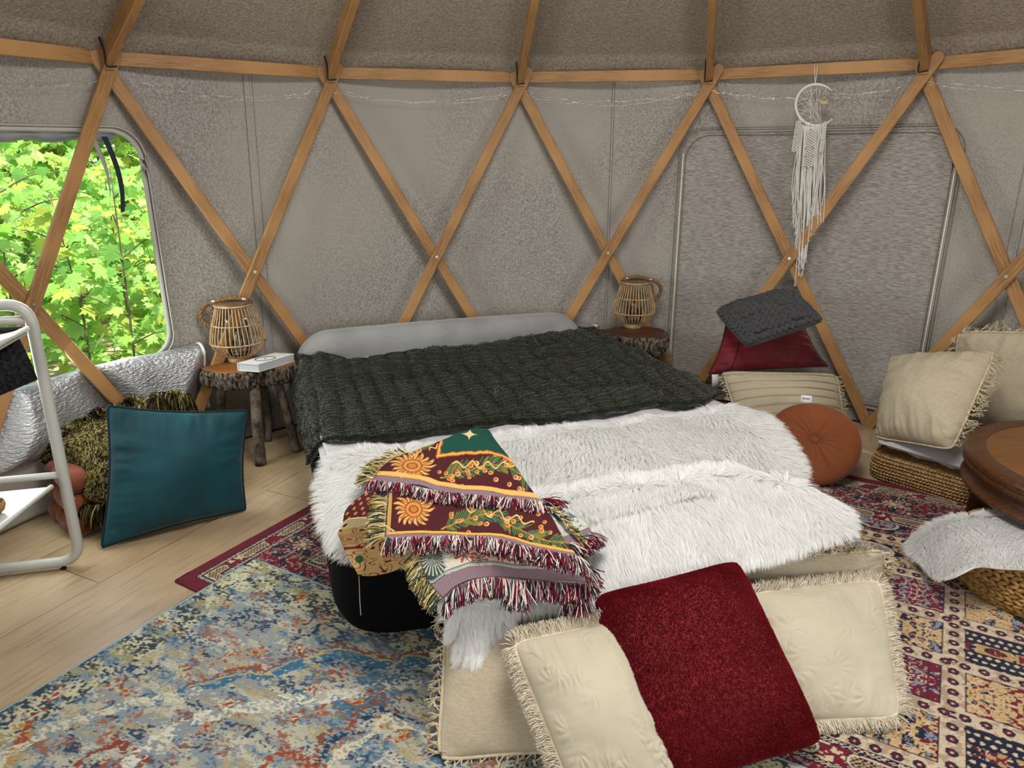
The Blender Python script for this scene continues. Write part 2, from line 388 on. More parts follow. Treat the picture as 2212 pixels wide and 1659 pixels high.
# ---------------------------------------------------------------- string lights
b = MB(); g = MB()
for sd, amp, z0 in ((1, .035, -.085), (2, .03, -.10)):
    th = np.radians(np.linspace(-72, 60, 900)); s = ((th-PH)/D) % 1
    z = WH+z0-.055*np.sin(s*PI)**1+amp*(fbm(th*14, 0, 0, sd)-.5)+.02*(fbm(th*60, 0, 0, sd+5)-.5)
    P = cyl(th, z, R-.02+.02*fbm(th*30, 1, 0, sd)); b.add(*tube(P, .0007, 4))
    k = P[::7][np.random.default_rng(sd).random(len(P[::7])) > .62]; kk = len(k); e = np.eye(3)
    g.add(*lumps(k, np.tile(e[0]*.0045, (kk, 1)), np.tile(e[1]*.0012, (kk, 1)), np.tile(e[2]*.0012, (kk, 1)), 5, 6))
sl = thing('string_lights', 'thin silver wire string of tiny fairy lights draped just under the ring beam', 'string lights', tuple(node(0, WH-.1)))
b.build('wire', M['wire'], sl); g.build('bulbs', mat('tiny_bulb', (.95, .9, .8), .2, spec=.8), sl, kind='stuff')
# ---------------------------------------------------------------- windows
def band(path, w, r_off=0, closed=True):
    """flat binding ribbon as a thin rounded tube"""
    return tube(path, w/2, 8, closed=closed, flat=.35)
for k, w in enumerate(WIN):
    b = MB(); b.add(*tube(rr_path(*w, RW+.0, grow=.004), .011, 8, closed=True))
    b.add(*tube(rr_path(*w, RW-.012, grow=.02), .004, 6, closed=True))
    o = b.build('window_%d' % (1, 3, 4)[k], M['binding'], kind='structure')
    # clear vinyl pane
    t0, t1, z0, z1 = w; n, m = 60, 50
    th = np.radians(np.linspace(t0, t1, n))[None, :]+np.zeros((m, 1)); z = np.linspace(z0, z1, m)[:, None]+np.zeros((1, n))
    F = gridF(m, n); keep = in_rr(th.ravel()[F].mean(1), z.ravel()[F].mean(1), t0, t1, z0, z1, grow=.01)
    b = MB(); b.add(cyl(th, z, RW+.012+.008*(fbm(th*30, z*5, 0, 9)-.5)).reshape(-1, 3), F[keep]); b.build('pane', M['clear'], o)
    if k == 0:
        # rolled blind and hanging straps at the head of the window
        n = 40; tt = np.radians(np.linspace(t0+2, t1-2.0, n)); b = MB()
        b.add(*tube(cyl(tt, 1.722+.006*np.sin(tt*90)+0*tt, RW+.035), .026, 10)); b.build('rolled_blind', mat('blue_grey_blind', (.16, .19, .23), .6, (.30, .27, .25), 12), o)
        def strap(px, m_, ln, sd):
            p = onwall(px, 288, RW); th0 = math.atan2(p[0]-CX, p[1]-CY); z = np.linspace(p[2]+.01, p[2]-ln, 24); s = np.linspace(0, 1, 24)
            c = th0+(.012*np.sin(s*2.6)+.006*s)/R*2; r = RW-.02-.02*np.sin(s*3); hw = .0135/R
            b = MB(); tw = np.linspace(0, sd, 24)
            Vv = np.stack([cyl(c-hw*np.cos(tw), z, r-.012*np.sin(tw)), cyl(c+hw*np.cos(tw), z, r+.012*np.sin(tw)), cyl(c+hw*np.cos(tw), z, r+.0015+.012*np.sin(tw)), cyl(c-hw*np.cos(tw), z, r+.0015-.012*np.sin(tw))], 1)
            b.add(Vv.reshape(-1, 3), [gridF(24, 4, closed=True)]); b.build('strap', m_, o)
        strap(229, mat('dark_strap', (.02, .025, .035), .8, bump=.3), .345, .5)
        strap(203, mat('grey_strap', (.35, .33, .30), .8, bump=.3), .31, 1.3)
# the closed window: a zipped felt panel
t0, t1, z0, z1 = 13.2, 42.6, .10, 1.745
n, m = 110, 100
th = np.radians(np.linspace(t0, t1, n))[None, :]+np.zeros((m, 1)); z = np.linspace(z0, z1, m)[:, None]+np.zeros((1, n))
F = gridF(m, n); keep = in_rr(th.ravel()[F].mean(1), z.ravel()[F].mean(1), t0, t1, z0, z1, grow=.0)
b = MB(); b.add(cyl(th, z, wall_r(th, z)-.016+.006*(fbm(th*12, z*4, 0, 21)-.5)).reshape(-1, 3), F[keep]); o = b.build('window_2', M['felt_panel'], kind='structure')
b = MB(); b.add(*tube(rr_path(t0, t1, z0, z1, RW-.014), .0065, 8, closed=True)); b.build('welt', M['felt'], o)
b = MB(); b.add(*tube(rr_path(t0, t1, z0, z1, RW-.018, grow=.020), .0022, 5, closed=True)); b.add(*tube(rr_path(t0, t1, z0, z1, RW-.020, grow=-.022), .0022, 5, closed=True)); b.build('welt_stitching', M_thread, o)
p = rr_path(t0, t1, z0, z1, RW-.024, grow=-.006); zz = p[:, 2]
side = (p[:, 0]-CX < 1.35); b = MB()
for msk in (side, ~side):
    q = p[msk & (zz < 1.69)]; q = q[np.argsort(q[:, 2])]; q = q[q[:, 2] < 1.62]; q = q[np.abs(np.gradient(q[:, 2])) > .005] if False else q
    q = q[q[:, 2] > z0+.15]; b.add(*tube(q, .0042, 6))
b.build('zip_piping', M['piping'], o)
# ---------------------------------------------------------------- insulated flap folded down below window 1
def foil_mat():
    return mat('silver_bubble_foil', (.46, .47, .49), .36, (.36, .37, .39), 8, metal=.8, bump=1, bscale=45, bstretch=(1, 1, 2.6), bdist=.007, detail=2, spec=.5)
prof = spline([(-.01, .645), (.03, .652), (.07, .62), (.10, .53), (.115, .43), (.10, .345), (.05, .305), (.03, .31)], 34)
n = 90; tt = np.radians(np.linspace(-84, -47.2, n))
G = []
for (dr, z) in prof:
    s = (tt-tt[0])/(tt[-1]-tt[0])
    dd = dr*(.82+.5*(fbm(tt*7, z*2, 0, 31)-.5)+.15*np.sin(tt*17+z*5)); zz = z+.05*(fbm(tt*5, z*3, 0, 33)-.5)-.02*s
    uu = (tt-PH)/D; e = np.minimum(*[np.abs((uu-sg*z/WH+.5) % 1-.5) for sg in (1, -1)])*D*R
    dd = np.minimum(dd, .012+.7*np.maximum(0, e-.035))
    G.append(cyl(tt, zz, R-.0-dd))
G = A3(G)
fp = thing('window_flap', 'silver foil insulated window cover with white bound edge, folded down below the open window', 'window cover', tuple(cyl(math.radians(-62), .3, R-.15)))
b = MB(); b.add(G.reshape(-1, 3), gridF(len(prof), n)); o_ = b.build('foil_cover', foil_mat(), fp)
o_.modifiers.new('thick', 'SOLIDIFY').thickness = .006
b = MB(); b.add(*tube(G[:, -1]+A3([0, 0, 0]), .011, 6)); b.build('white_binding', mat('white_binding', (.62, .62, .66), .7, bump=.3, bscale=250), fp)
prof2 = spline([(.05, .345), (.05, .30), (.045, .24), (.03, .16), (.02, .08), (.012, .012)], 20)
tt2 = np.radians(np.linspace(-90, -63, 60)); G = A3([cyl(tt2, z+.02*(fbm(tt2*5, z*3, 0, 35)-.5)*(z > .05), R-dr*(.9+.5*(fbm(tt2*6, z*2, 0, 34)-.5))) for dr, z in prof2])
b = MB(); b.add(G.reshape(-1, 3), gridF(20, 60)); o_ = b.build('felt_skirt', M['felt'], fp); o_.modifiers.new('thick', 'SOLIDIFY').thickness = .006
# ================================================================ outdoors
GZ = -.45
b = MB(); n = 60; xs = np.linspace(-22, -1.5, n); ys = np.linspace(-4, 22, n); X, Y = np.meshgrid(xs, ys)
keepr = np.hypot(X-CX, Y-CY)
b.add(np.stack([X, Y, GZ+.35*(fbm(X*.3, Y*.3, 0, 2)-.5)+.05*np.maximum(0, keepr-6)], -1).reshape(-1, 3), gridF(n, n))
b.build('forest_ground', mat('leaf_litter', (.42, .30, .17), .9, (.75, .62, .42), 9, (1, 1, 1), .42, .58, bump=1, bscale=14, bdist=.05, col3=(.20, .17, .06), nscale3=4, detail=5), label='forest floor of pale dry leaf litter outside the open window', category='ground', kind='structure')
half = [(0, -.30), (.20, -.42), (.24, -.25), (.56, -.14), (.43, .02), (.78, .34), (.50, .31), (.43, .45), (.22, .30), (.27, .62), (.12, .60), (0, 1.0)]
outl = A3(half+[(-x, y) for x, y in half[-2:0:-1]]); L0 = np.vstack([[0, 0], outl]); L0 = np.concatenate([L0, -.22*(L0[:, 0:1]**2+.5*L0[:, 1:2]**2)], 1)
ko = len(outl); LF = np.stack([np.zeros(ko, int), 1+np.arange(ko), 1+(np.arange(ko)+1) % ko], -1)
def leaves(P, size, face, cols, rng):
    n = len(P); Nv = nrm(face+rng.normal(size=(n, 3))*.42); up = nrm(rng.normal(size=(n, 3))*.6+A3([0, 0, -1.]))
    Yv = nrm(up-Nv*(up*Nv).sum(1, keepdims=True)); Xv = np.cross(Yv, Nv); s = size[:, None, None]
    V = P[:, None]+s*(L0[None, :, 0:1]*Xv[:, None]+L0[None, :, 1:2]*Yv[:, None]+L0[None, :, 2:3]*Nv[:, None])
    F = (LF[None]+(np.arange(n)*len(L0))[:, None, None]).reshape(-1, 3)
    return V.reshape(-1, 3), F, np.repeat(cols, len(L0), 0)
M['leaf'] = mat('maple_leaf', vcol=True, rough=.55, spec=.25, trans=.5)
M['stem'] = mat('sapling_bark', (.16, .13, .08), .9, (.09, .075, .05), 20)
def sapling(x, y, h, cr, nl, ls, label, group, seed, hue, name='maple_sapling', cat='sapling'):
    rng = np.random.default_rng(seed); gz = GZ+.05*max(0, math.hypot(x-CX, y-CY)-6)
    t = thing(name, label, cat, (x, y, gz), group)
    st = MB(); b0 = A3([x, y, gz-.1]); tip = b0+A3([rng.normal()*.12, rng.normal()*.12, h+.1]); trunk = spline([b0, (b0+tip)/2+rng.normal(size=3)*.05, tip], 12)
    st.add(*tube(trunk, np.linspace(.006+.003*h, .003, 12), 6)); Pl = []
    nb = 16
    for k in range(nb):
        s = rng.uniform(.15, 1); p = trunk[int(s*11)]; a = rng.uniform(0, 2*PI); ln = cr*rng.uniform(.6, 1.1)*(1.15-.4*s)
        e = p+A3([math.cos(a)*ln, math.sin(a)*ln, ln*rng.uniform(.1, .5)]); mid = (p+e)/2+A3([0, 0, .1*ln]); q = spline([p, mid, e], 8)
        st.add(*tube(q, np.linspace(.006, .0025, 8), 4)); u = rng.uniform(.15, 1.05, nl//nb)
        Pl.append(q[np.minimum((u*7).astype(int), 7)]+rng.normal(size=(len(u), 3))*A3([.13, .13, .10])*cr*1.2)
    Pl = np.concatenate(Pl); n = len(Pl); face = nrm(A3([-x*.10, -y*.10, 1.05]))[None]+0*Pl
    base = A3([[.30, .56, .09], [.40, .68, .16], [.22, .48, .10], [.46, .70, .22], [.46, .56, .10]])*A3(hue)
    cols = base[rng.integers(0, 5, n)]*rng.uniform(.75, 1.2, (n, 1))
    V, F, C = leaves(Pl, rng.uniform(.6, 1.15, n)*ls, face, cols, rng); f = MB(); f.add(V, F, col=C)
    st.build('stem', M['stem'], t); f.build('foliage', M['leaf'], t, smooth=False, kind='stuff'); return t
rng0 = np.random.default_rng(5); k = 0
for (d0, d1, cnt, h0, h1, nl, ls) in ((5.1, 6.1, 8, 1.3, 2.1, 190, .105), (6.6, 8.4, 9, 1.4, 2.3, 300, .12), (8.8, 11.5, 10, 1.5, 2.6, 400, .14)):
    for j in range(cnt):
        bear = math.radians(-46+24*(j+rng0.uniform(.2, .8))/cnt); d = rng0.uniform(d0, d1); k += 1
        sapling(d*math.sin(bear), d*math.cos(bear), rng0.uniform(h0, h1), rng0.uniform(.5, .75), nl, ls, 'small maple sapling with bright green lobed leaves standing on the forest floor outside the window', 'maple saplings outside the open window', 100+k, (1, 1, 1))
for j in range(9):
    bear = math.radians(-50+34*(j+.5)/9); d = rng0.uniform(12.5, 15)
    sapling(d*math.sin(bear), d*math.cos(bear), rng0.uniform(3.4, 4.8), 1.7, 1100, .19, 'taller yellow-green tree closing the view behind the maple saplings outside the window', 'background trees outside the open window', 300+j, (1.05, .95, .8), 'woodland_tree', 'tree')
# ================================================================ painting helpers (patterns only, one colour per vertex)
def put(C, m, c, a=1.0):
    if isinstance(c, str): c = lin(c)
    C[m] = C[m]*(1-a)+A3(c)*a
def segd(x, y, P):
    P = np.asarray(P, float); d = np.full(x.shape, 1e9)
    for (x0, y0), (x1, y1) in zip(P[:-1], P[1:]):
        dx, dy = x1-x0, y1-y0; L2 = dx*dx+dy*dy+1e-12
        t = np.clip(((x-x0)*dx+(y-y0)*dy)/L2, 0, 1); d = np.minimum(d, np.hypot(x-x0-t*dx, y-y0-t*dy))
    return d
def near(x, y, cx, cy, r): return np.nonzero((np.abs(x-cx) < r) & (np.abs(y-cy) < r))[0]
def rosette(C, x, y, cx, cy, r, cols, k=8, ph=0):
    i = near(x, y, cx, cy, r*1.1); dx, dy = x[i]-cx, y[i]-cy; rr = np.hypot(dx, dy)/r; a = np.arctan2(dy, dx)+ph
    pet = .72+.28*np.cos(k*a)
    for lim, c in zip((1, .78, .5, .26), cols): 
        C[i[rr < pet*lim if lim > .3 else rr < lim]] = lin(c)
# ---------------------------------------------------------------- persian rug
RO = A3([-1.36, 2.49]); RA = nrm(A3([.857, -.515])); RB = A3([-RA[1], RA[0]])
RAL, RBL = 4.0, 2.4
def persian():
    na, nb = 980, 590
    a = np.linspace(0, RAL, na)[None, :]+np.zeros((nb, 1)); b_ = np.linspace(0, RBL, nb)[:, None]+np.zeros((1, na))
    x, y = a.ravel(), b_.ravel(); C = np.tile(A3(lin('#b99a6e')), (len(x), 1))
    navy, red, cream, tan, grey = '#171b2e', '#68142a', '#bfae96', '#aa8a5e', '#7c8490'
    wob = .004*(fbm(x*60, y*60, 0, 4)-.5)
    dt = np.minimum(np.minimum(RBL-y, y), np.minimum(x, RAL-x))+wob
    # coordinate running along the nearest edge
    hor = np.minimum(RBL-y, y) < np.minimum(x, RAL-x); s = np.where(hor, x, y)
    n1 = fbm(x*26, y*26, 0, 1, 2); n2 = fbm(x*34, y*34, 0, 2, 2); n3 = fbm(x*55, y*55, 0, 3, 2)
    # field made of panels
    PA, PB, A0, B0 = .62, .262, 2.69, 1.40
    ca = (x-A0)/PA; ia = np.floor(ca); fa = ca-ia; cb = (y-B0)/PB+.5; ib = np.floor(cb); fb = cb-ib
    kind = (ib+ia*1) % 2
    # panel colour: left of the seam red and tan alternate, right of it navy and tan alternate
    odd = (ia % 2 == 0)
    isred = (~odd) & (ib % 2 == 0); isnavy = odd & (ib % 2 == 1)
    put(C, isred, red); put(C, isnavy, navy)
    mx = np.abs(fa-.5); my = np.abs(fb-.5)
    sx, sy = mx*PA, my*PB
    m1 = fbm(sx*52, sy*52, ib*3.1+ia*7.7, 11, 2); m2 = fbm(sx*48, sy*48, ib*2.3+ia*5.1, 12, 2); m3 = fbm(sx*60, sy*60, ib+ia*1.7, 13, 2)
    put(C, (np.abs(m1-.5) < .030) & ~isnavy, cream)
    put(C, (m2 > .60) & ~isnavy, navy); put(C, (m2 > .70) & ~isnavy, grey); put(C, (m3 > .69) & ~isnavy & ~isred, red); put(C, (m3 > .645) & isred, grey)
    put(C, (np.abs(m3-.42) < .014) & ~isnavy, navy)
    # white drops on the navy panels
    gx = sx/.026; gy = sy/.030; row = np.floor(gy); hx = (gx+.5*(row % 2)) % 1-.5; hy = gy % 1-.5
    put(C, isnavy & (np.hypot(hx*1.0, hy*1.25+.25*np.abs(hx)) < .30), cream)
    put(C, isnavy & (my < .10) & (m2 > .5), tan); put(C, isnavy & (my < .08) & (m1 > .55), red)
    # central medallion of the other panels
    rr = np.hypot(mx*PA/.11, my*PB/.075); ca_ = np.arctan2(my*PB, mx*PA)
    mm = (~isnavy) & (rr < 1+.15*np.cos(ca_*8))
    put(C, mm & (rr > .82), navy); put(C, mm & (rr <= .82) & (rr > .7), cream); put(C, mm & (rr <= .7) & (m1 > .5), grey)
    # panel frames
    ed = np.minimum((.5-mx)*PA, (.5-my)*PB)+wob
    put(C, (ed < .032), cream); put(C, (ed < .036) & (ed > .032), navy)
    e1 = (.5-mx)*PA < (.5-my)*PB; q = np.where(e1, y, x); dd = np.where(e1, (.5-mx)*PA, (.5-my)*PB)
    fl = np.hypot(((q/.055) % 1-.5)*.055, dd)
    put(C, (ed < .032) & (n3 > .56), '#a58d78'); put(C, (ed < .03) & (fl < .017), navy); put(C, (ed < .03) & (fl < .010), red); put(C, (ed < .03) & (fl < .004), cream)
    # border bands
    B = dt < .46
    put(C, B, red)
    bn = np.abs(n1-.5)
    put(C, B & (fbm(x*30, y*30, 0, 31, 2) > .56), navy); put(C, B & (np.abs(n1-.5) < .016), cream); put(C, B & (np.abs(n3-.55) < .015), '#a98f70'); put(C, B & (n3 < .27), '#8a8580')
    def bnd(lo, hi, c): put(C, (dt >= lo) & (dt < hi), c)
    for lo in (.05, .125, .345, .44): bnd(lo, lo+.022, navy); put(C, (dt >= lo+.004) & (dt < lo+.018) & ((s*1000/9+np.round(dt*1000/5)) % 2 < 1.1), cream)
    # lozenges of the inner and outer guards
    for lo, hi, per in ((.072, .122, .21), (.367, .438, .24)):
        g = (dt >= lo) & (dt < hi); mid = (lo+hi)/2; hs = ((s/per) % 1-.5)*per; q = np.hypot(np.maximum(np.abs(hs)-per*.22, 0)*1.0, (dt-mid))/((hi-lo)/2)
        put(C, g, red); put(C, g & (n3 > .6), '#c4ae90'); put(C, g & (q < .98), navy); put(C, g & (q < .85), cream); put(C, g & (q < .62), navy)
        put(C, g & (q < .6) & (((s*1000/8) % 2 < 1) ^ ((dt*1000/8) % 2 < 1)), '#b4936c')
    # big rosettes of the main border
    md = .245
    for k in range(int(RAL/.30)):
        for yy in (RBL-md, md): rosette(C, x, y, .33+k*.30, yy, .062 if k % 2 else .048, (navy, '#c9b594', red if k % 2 else navy, cream), 10)
    for k in range(1, int(RBL/.30)):
        for xx in (md, RAL-md): rosette(C, x, y, xx, .15+k*.30, .062 if k % 2 else .048, (navy, '#c9b594', red if k % 2 else navy, cream), 10)
    put(C, dt < .05, '#5e1225')
    C *= (.9+.2*fbm(x*200, y*200, 0, 8, 1))[:, None]
    P = RO[None]+x[:, None]*RA+y[:, None]*RB
    z = .012+.0015*fbm(x*30, y*30, 0, 7)-.006*(dt < .006)
    return np.concatenate([P, z[:, None]], 1), gridF(nb, na), C, nb, na
M['rug'] = mat('wool_pile', vcol=True, rough=.95, spec=.08, bump=.8, bscale=420, bdist=.004, nscale=300, jitter=.25, sheen=.15)
V, F, C, nb, na = persian(); C[:] = np.clip(C, 0, 1)
t = thing('persian_rug', 'large burgundy, tan and navy panelled persian rug under the bed and the round table', 'rug', (*RO, 0))
b = MB(); b.add(V, F[:, ::1], col=C); b.build('pile', M['rug'], t)
def rug_edge(o, A, Bv, la, lb, h, m, root, r=.006, name='bound_edge'):
    b = MB(); c = [o, o+A*la, o+A*la+Bv*lb, o+Bv*lb, o]; P = []
    for p, q in zip(c[:-1], c[1:]): P += [p+(q-p)*k/40 for k in range(40)]
    P = A3([[p[0], p[1], h] for p in P]); b.add(*tube(P, r, 6, closed=True)); b.build(name, m, root)
rug_edge(RO, RA, RB, RAL, RBL, .006, mat('burgundy_edge', lin('#641529'), .9, bump=.4, bscale=200), t)
# ---------------------------------------------------------------- blue distressed rug
BO = onz(545, 1210)[:2]; BD = nrm(A3([.868, -.497])); BL_ = A3([.497*-1, -.868]); BL_ = nrm(A3([BD[1], -BD[0]])); BLa, BLb = 2.9, 2.2
def topx(px, py):
    q = onz(px, py)[..., :2]-BO; return np.stack([q@BD, q@BL_], -1)
def blue():
    na, nb = 760, 620
    a = np.linspace(0, BLa, na)[None, :]+np.zeros((nb, 1)); b_ = np.linspace(0, BLb, nb)[:, None]+np.zeros((1, na))
    x, y = a.ravel(), b_.ravel(); C = np.tile(A3(lin('#878d8e')), (len(x), 1))
    # worn streaks run along y' in the photo's left to right direction (along x)
    st = fbm(x*9, y*42, 0, 1, 4); st2 = fbm(x*7, y*30, 0, 2, 4); big = fbm(x*2.2, y*2.6, 0, 3, 2); sp = fbm(x*95, y*150, 0, 4, 2); mid = fbm(x*16, y*22, 0, 5, 3); m2 = fbm(x*18, y*24, 0, 6, 3)
    put(C, st+.5*big > .78, '#a9a797'); put(C, (st2+.9*(sp-.5) > .58), '#b3afa0')
    put(C, (m2+.7*(big-.5)+.8*(sp-.5) > .58), '#6d8392'); put(C, (m2+.8*(big-.5)+.8*(sp-.5) > .68), '#44667c')
    put(C, (mid+.9*(sp-.5) > .70), '#9c9270'); put(C, (fbm(x*15, y*24, 0, 9, 3)+.9*(sp-.5) > .74), '#2b3d55')
    put(C, (fbm(x*13, y*19, 0, 10, 3)+.9*(sp-.5) > .80), '#8b5a45')
    ed = np.minimum(np.minimum(x, BLa-x), np.minimum(y, BLb-y))
    q = ed < .16
    put(C, q & (sp+mid > 1.05), '#8f8a62'); put(C, q & (sp+st > 1.12), '#2f3a44'); put(C, q & (sp+m2 < .88), '#bcb89c')
    wb = (mid-.5)*.05; xx, yy = x+wb, y+(m2-.5)*.05
    def line(pts, w, c, wear=.46, zig=0):
        P = topx(*A3(pts, ).T) if False else topx(A3([p[0] for p in pts]), A3([p[1] for p in pts]))
        d = segd(xx, yy, P)
        if zig: d = np.abs(d-zig*(.5+.5*np.sign(np.sin((x+y)*110))))
        put(C, (d < w) & (sp+.4*(st-.5) > wear), c)
    poly = [(404, 1478), (473, 1460), (538, 1447), (564, 1451), (616, 1430), (668, 1412), (733, 1399), (812, 1430), (903, 1421), (1000, 1440)]
    line([(p[0], p[1]+14) for p in poly], .028, '#33627f', .40); line(poly, .007, '#844830', .44, .008); line([(p[0], p[1]+9) for p in poly], .005, '#b09a63', .44)
    p2 = [(640, 1659), (700, 1600), (760, 1560), (800, 1530), (880, 1560), (905, 1590)]
    line(p2, .007, '#7c4434', .44, .008); line([(p[0]+12, p[1]+14) for p in p2], .010, '#23344d', .42); line([(p[0]+30, p[1]+34) for p in p2], .012, '#c0b9a0', .40)
    p3 = [(40, 1560), (45, 1600), (20, 1650)]; line(p3, .012, '#a58148', .42, .008); line([(90, 1530), (60, 1545), (40, 1575), (30, 1620)], .007, '#8c4128', .42)
    line([(160, 1659), (190, 1625), (240, 1605), (285, 1625), (290, 1659)], .009, '#7c3a2c', .40, .008); line([(560, 1659), (600, 1620), (650, 1640), (700, 1690)], .009, '#8c4128', .4, .008)
    line([(590, 1445), (640, 1375), (680, 1330), (700, 1310)], .006, '#5a3a3c', .40); line([(460, 1335), (500, 1345), (545, 1330), (560, 1320)], .016, '#22344f', .5); line([(625, 1385), (660, 1375), (700, 1350), (730, 1370)], .009, '#22344f', .44)
    line([(0, 1640), (100, 1580), (250, 1530), (420, 1500)], .02, '#bdb9a7', .5); line([(250, 1659), (400, 1560), (640, 1520), (880, 1490)], .03, '#c3c0b2', .52); line([(780, 1290), (860, 1280), (720, 1310)], .008, '#8c4128', .45)
    k = 0
    for px, py in [(410, 1440), (490, 1422), (545, 1418), (725, 1465), (660, 1500), (755, 1528), (800, 1508), (630, 1556), (680, 1548), (392, 1545), (484, 1528), (435, 1575), (232, 1655), (115, 1497), (695, 1345), (545, 1288), (480, 1312), (650, 1298), (330, 1350), (250, 1475), (270, 1496), (475, 1625), (640, 1410), (860, 1600), (930, 1600)]:
        p = topx(px, py); k += 1; i = near(x, y, p[0], p[1], .06); r = np.hypot(xx[i]-p[0], yy[i]-p[1])/.036; a_ = np.arctan2(yy[i]-p[1], xx[i]-p[0]); f = .75+.3*np.cos(a_*5+k)
        ok = sp[i] > .42; C[i[(r < f*.9) & ok]] = lin('#87492f'); C[i[(r < f*.55) & ok]] = lin(('#b98d52', '#4f7590', '#b9b3a0')[k % 3]); C[i[(r < .22)]] = lin('#8c4128')
    C *= (.85+.3*sp)[:, None]
    P = BO[None]+x[:, None]*BD+y[:, None]*BL_
    z = .024+.002*fbm(x*40, y*40, 0, 7)-.008*(ed < .006)
    return np.concatenate([P, z[:, None]], 1), gridF(nb, na)[:, ::-1], C
V, F, C = blue()
t = thing('distressed_rug', 'worn blue, cream and rust patterned rug lying over the corner of the burgundy rug', 'rug', (*BO, .012))
b = MB(); b.add(V, F, col=np.clip(C, 0, 1)); b.build('pile', M['rug'], t)
rug_edge(BO, BD, BL_, BLa, BLb, .017, mat('pale_blue_edge', lin('#7f9aa6'), .9, bump=.4, bscale=200), t, .007)
# ================================================================ bed
HL, HR, FR_, FL_ = A3([-1.28, 4.08]), A3([.42, 4.62]), A3([1.2, 2.45]), A3([-.60, 2.07])
def bedxy(s, t):
    s = np.asarray(s)[..., None]; t = np.asarray(t)[..., None]
    return (HL*(1-s)+HR*s)*(1-t)+(FL_*(1-s)+FR_*s)*t
bed = thing('bed', 'low upholstered double bed with black sides and a rounded grey velvet headboard', 'bed', (*bedxy(.5, .5), 0))
M['black_velvet'] = mat('black_velvet', (.0035, .0035, .004), .95, spec=.1, bump=.2, bscale=80)
M['grey_velvet'] = mat('grey_velvet', (.28, .28, .285), .75, (.22, .22, .225), 5, sheen=.5, bump=.15, bscale=25, bdist=.004)
M['sheet'] = mat('pale_sheet', (.50, .48, .50), .8, (.44, .42, .44), 6, bump=.3, bscale=14, bdist=.006)
def rounded_slab(prof, rad, inset=0.0, nseg=10, corners=(HL, HR, FR_, FL_)):
    """prof: (inset, z) rings swept around the rounded footprint"""
    c = [A3(q) for q in corners]; rings = []
    for ins, z in prof:
        P = []
        for i in range(4):
            p, a, d = c[i], c[i-1], c[(i+1) % 4]; u = nrm(a-p); v = nrm(d-p); sn = abs(u[0]*v[1]-u[1]*v[0])
            q = p+(u+v)*(ins/sn); rr = max(rad-ins*.6, .02)
            for k in range(nseg+1):
                f = k/nseg; A_, B_, C_ = q+u*rr, q, q+v*rr; P.append((1-f)**2*A_+2*f*(1-f)*B_+f*f*C_)
        rings.append(np.concatenate([A3(P), np.full((len(P), 1), z)], 1))
    rings = A3(rings); n = rings.shape[1]
    return rings.reshape(-1, 3), [gridF(len(prof), n, closed=True)[:, ::-1], (len(prof)-1)*n+np.arange(n)[None, ::-1]]
b = MB(); b.add(*rounded_slab([(.07, 0), (.025, .02), (0, .08), (-.005, .2), (.0, .30), (.03, .355), (.08, .37)], .21)); b.build('bed_base', M['black_velvet'], bed)
b = MB(); b.add(*rounded_slab([(.06, .34), (.03, .36), (.025, .40), (.045, .425), (.09, .435)], .18)); b.build('mattress', M['sheet'], bed)
# headboard: a long soft bolster standing behind the pillows
n = 90; s = np.linspace(-.02, 1.035, n); hd = []
dirb = nrm(HR-HL); nb_ = A3([-dirb[1], dirb[0]])
for q in s:
    e = min((q+.02)/.13, (1.035-q)/.13, 1); e = math.sqrt(max(0, 1-(1-e)**2)) if e < 1 else 1
    top = .09+(.635-.09)*(.45+.55*e)+.012*math.sin(q*3); c = HL*(1-q)+HR*q-nb_*(.02); k = 20; a = np.linspace(0, 2*PI, k, endpoint=False)
    w = .085*(.35+.65*e); zc = (top+.02)/2; hz = (top-.02)/2
    cx = np.sign(np.cos(a))*np.abs(np.cos(a))**.8*w; cz = np.sign(np.sin(a))*np.abs(np.sin(a))**.35*hz
    hd.append(np.stack([c[0]+nb_[0]*cx, c[1]+nb_[1]*cx, zc+cz], -1))
hd = A3(hd); hd[..., 2] += .004*(fbm(hd[..., 0]*5, hd[..., 1]*5, 0, 3)-.5)
b = MB(); b.add(hd.reshape(-1, 3), [gridF(n, 20, closed=True), np.arange(20)[None, ::-1], (n-1)*20+np.arange(20)[None, :]]); b.build('headboard', M['grey_velvet'], bed)
# grey pillow strip seen between headboard and throw
def hug(s, t): return bedxy(s, t)
b = MB(); ns, nt_ = 70, 30; S, T = np.meshgrid(np.linspace(.01, .97, ns), np.linspace(.02, .30, nt_)); xy = bedxy(S, T)
zz = .435+.055*np.clip(1-((T-.14)/.14)**2, 0, 1)**.5*(1-np.abs(2*S-1)**8)+.006*fbm(S*12, T*10, 0, 2)
b.add(np.concatenate([xy, zz[..., None]], -1).reshape(-1, 3), gridF(nt_, ns)[:, ::-1]); b.build('pillow_strip', M['grey_velvet'], bed)
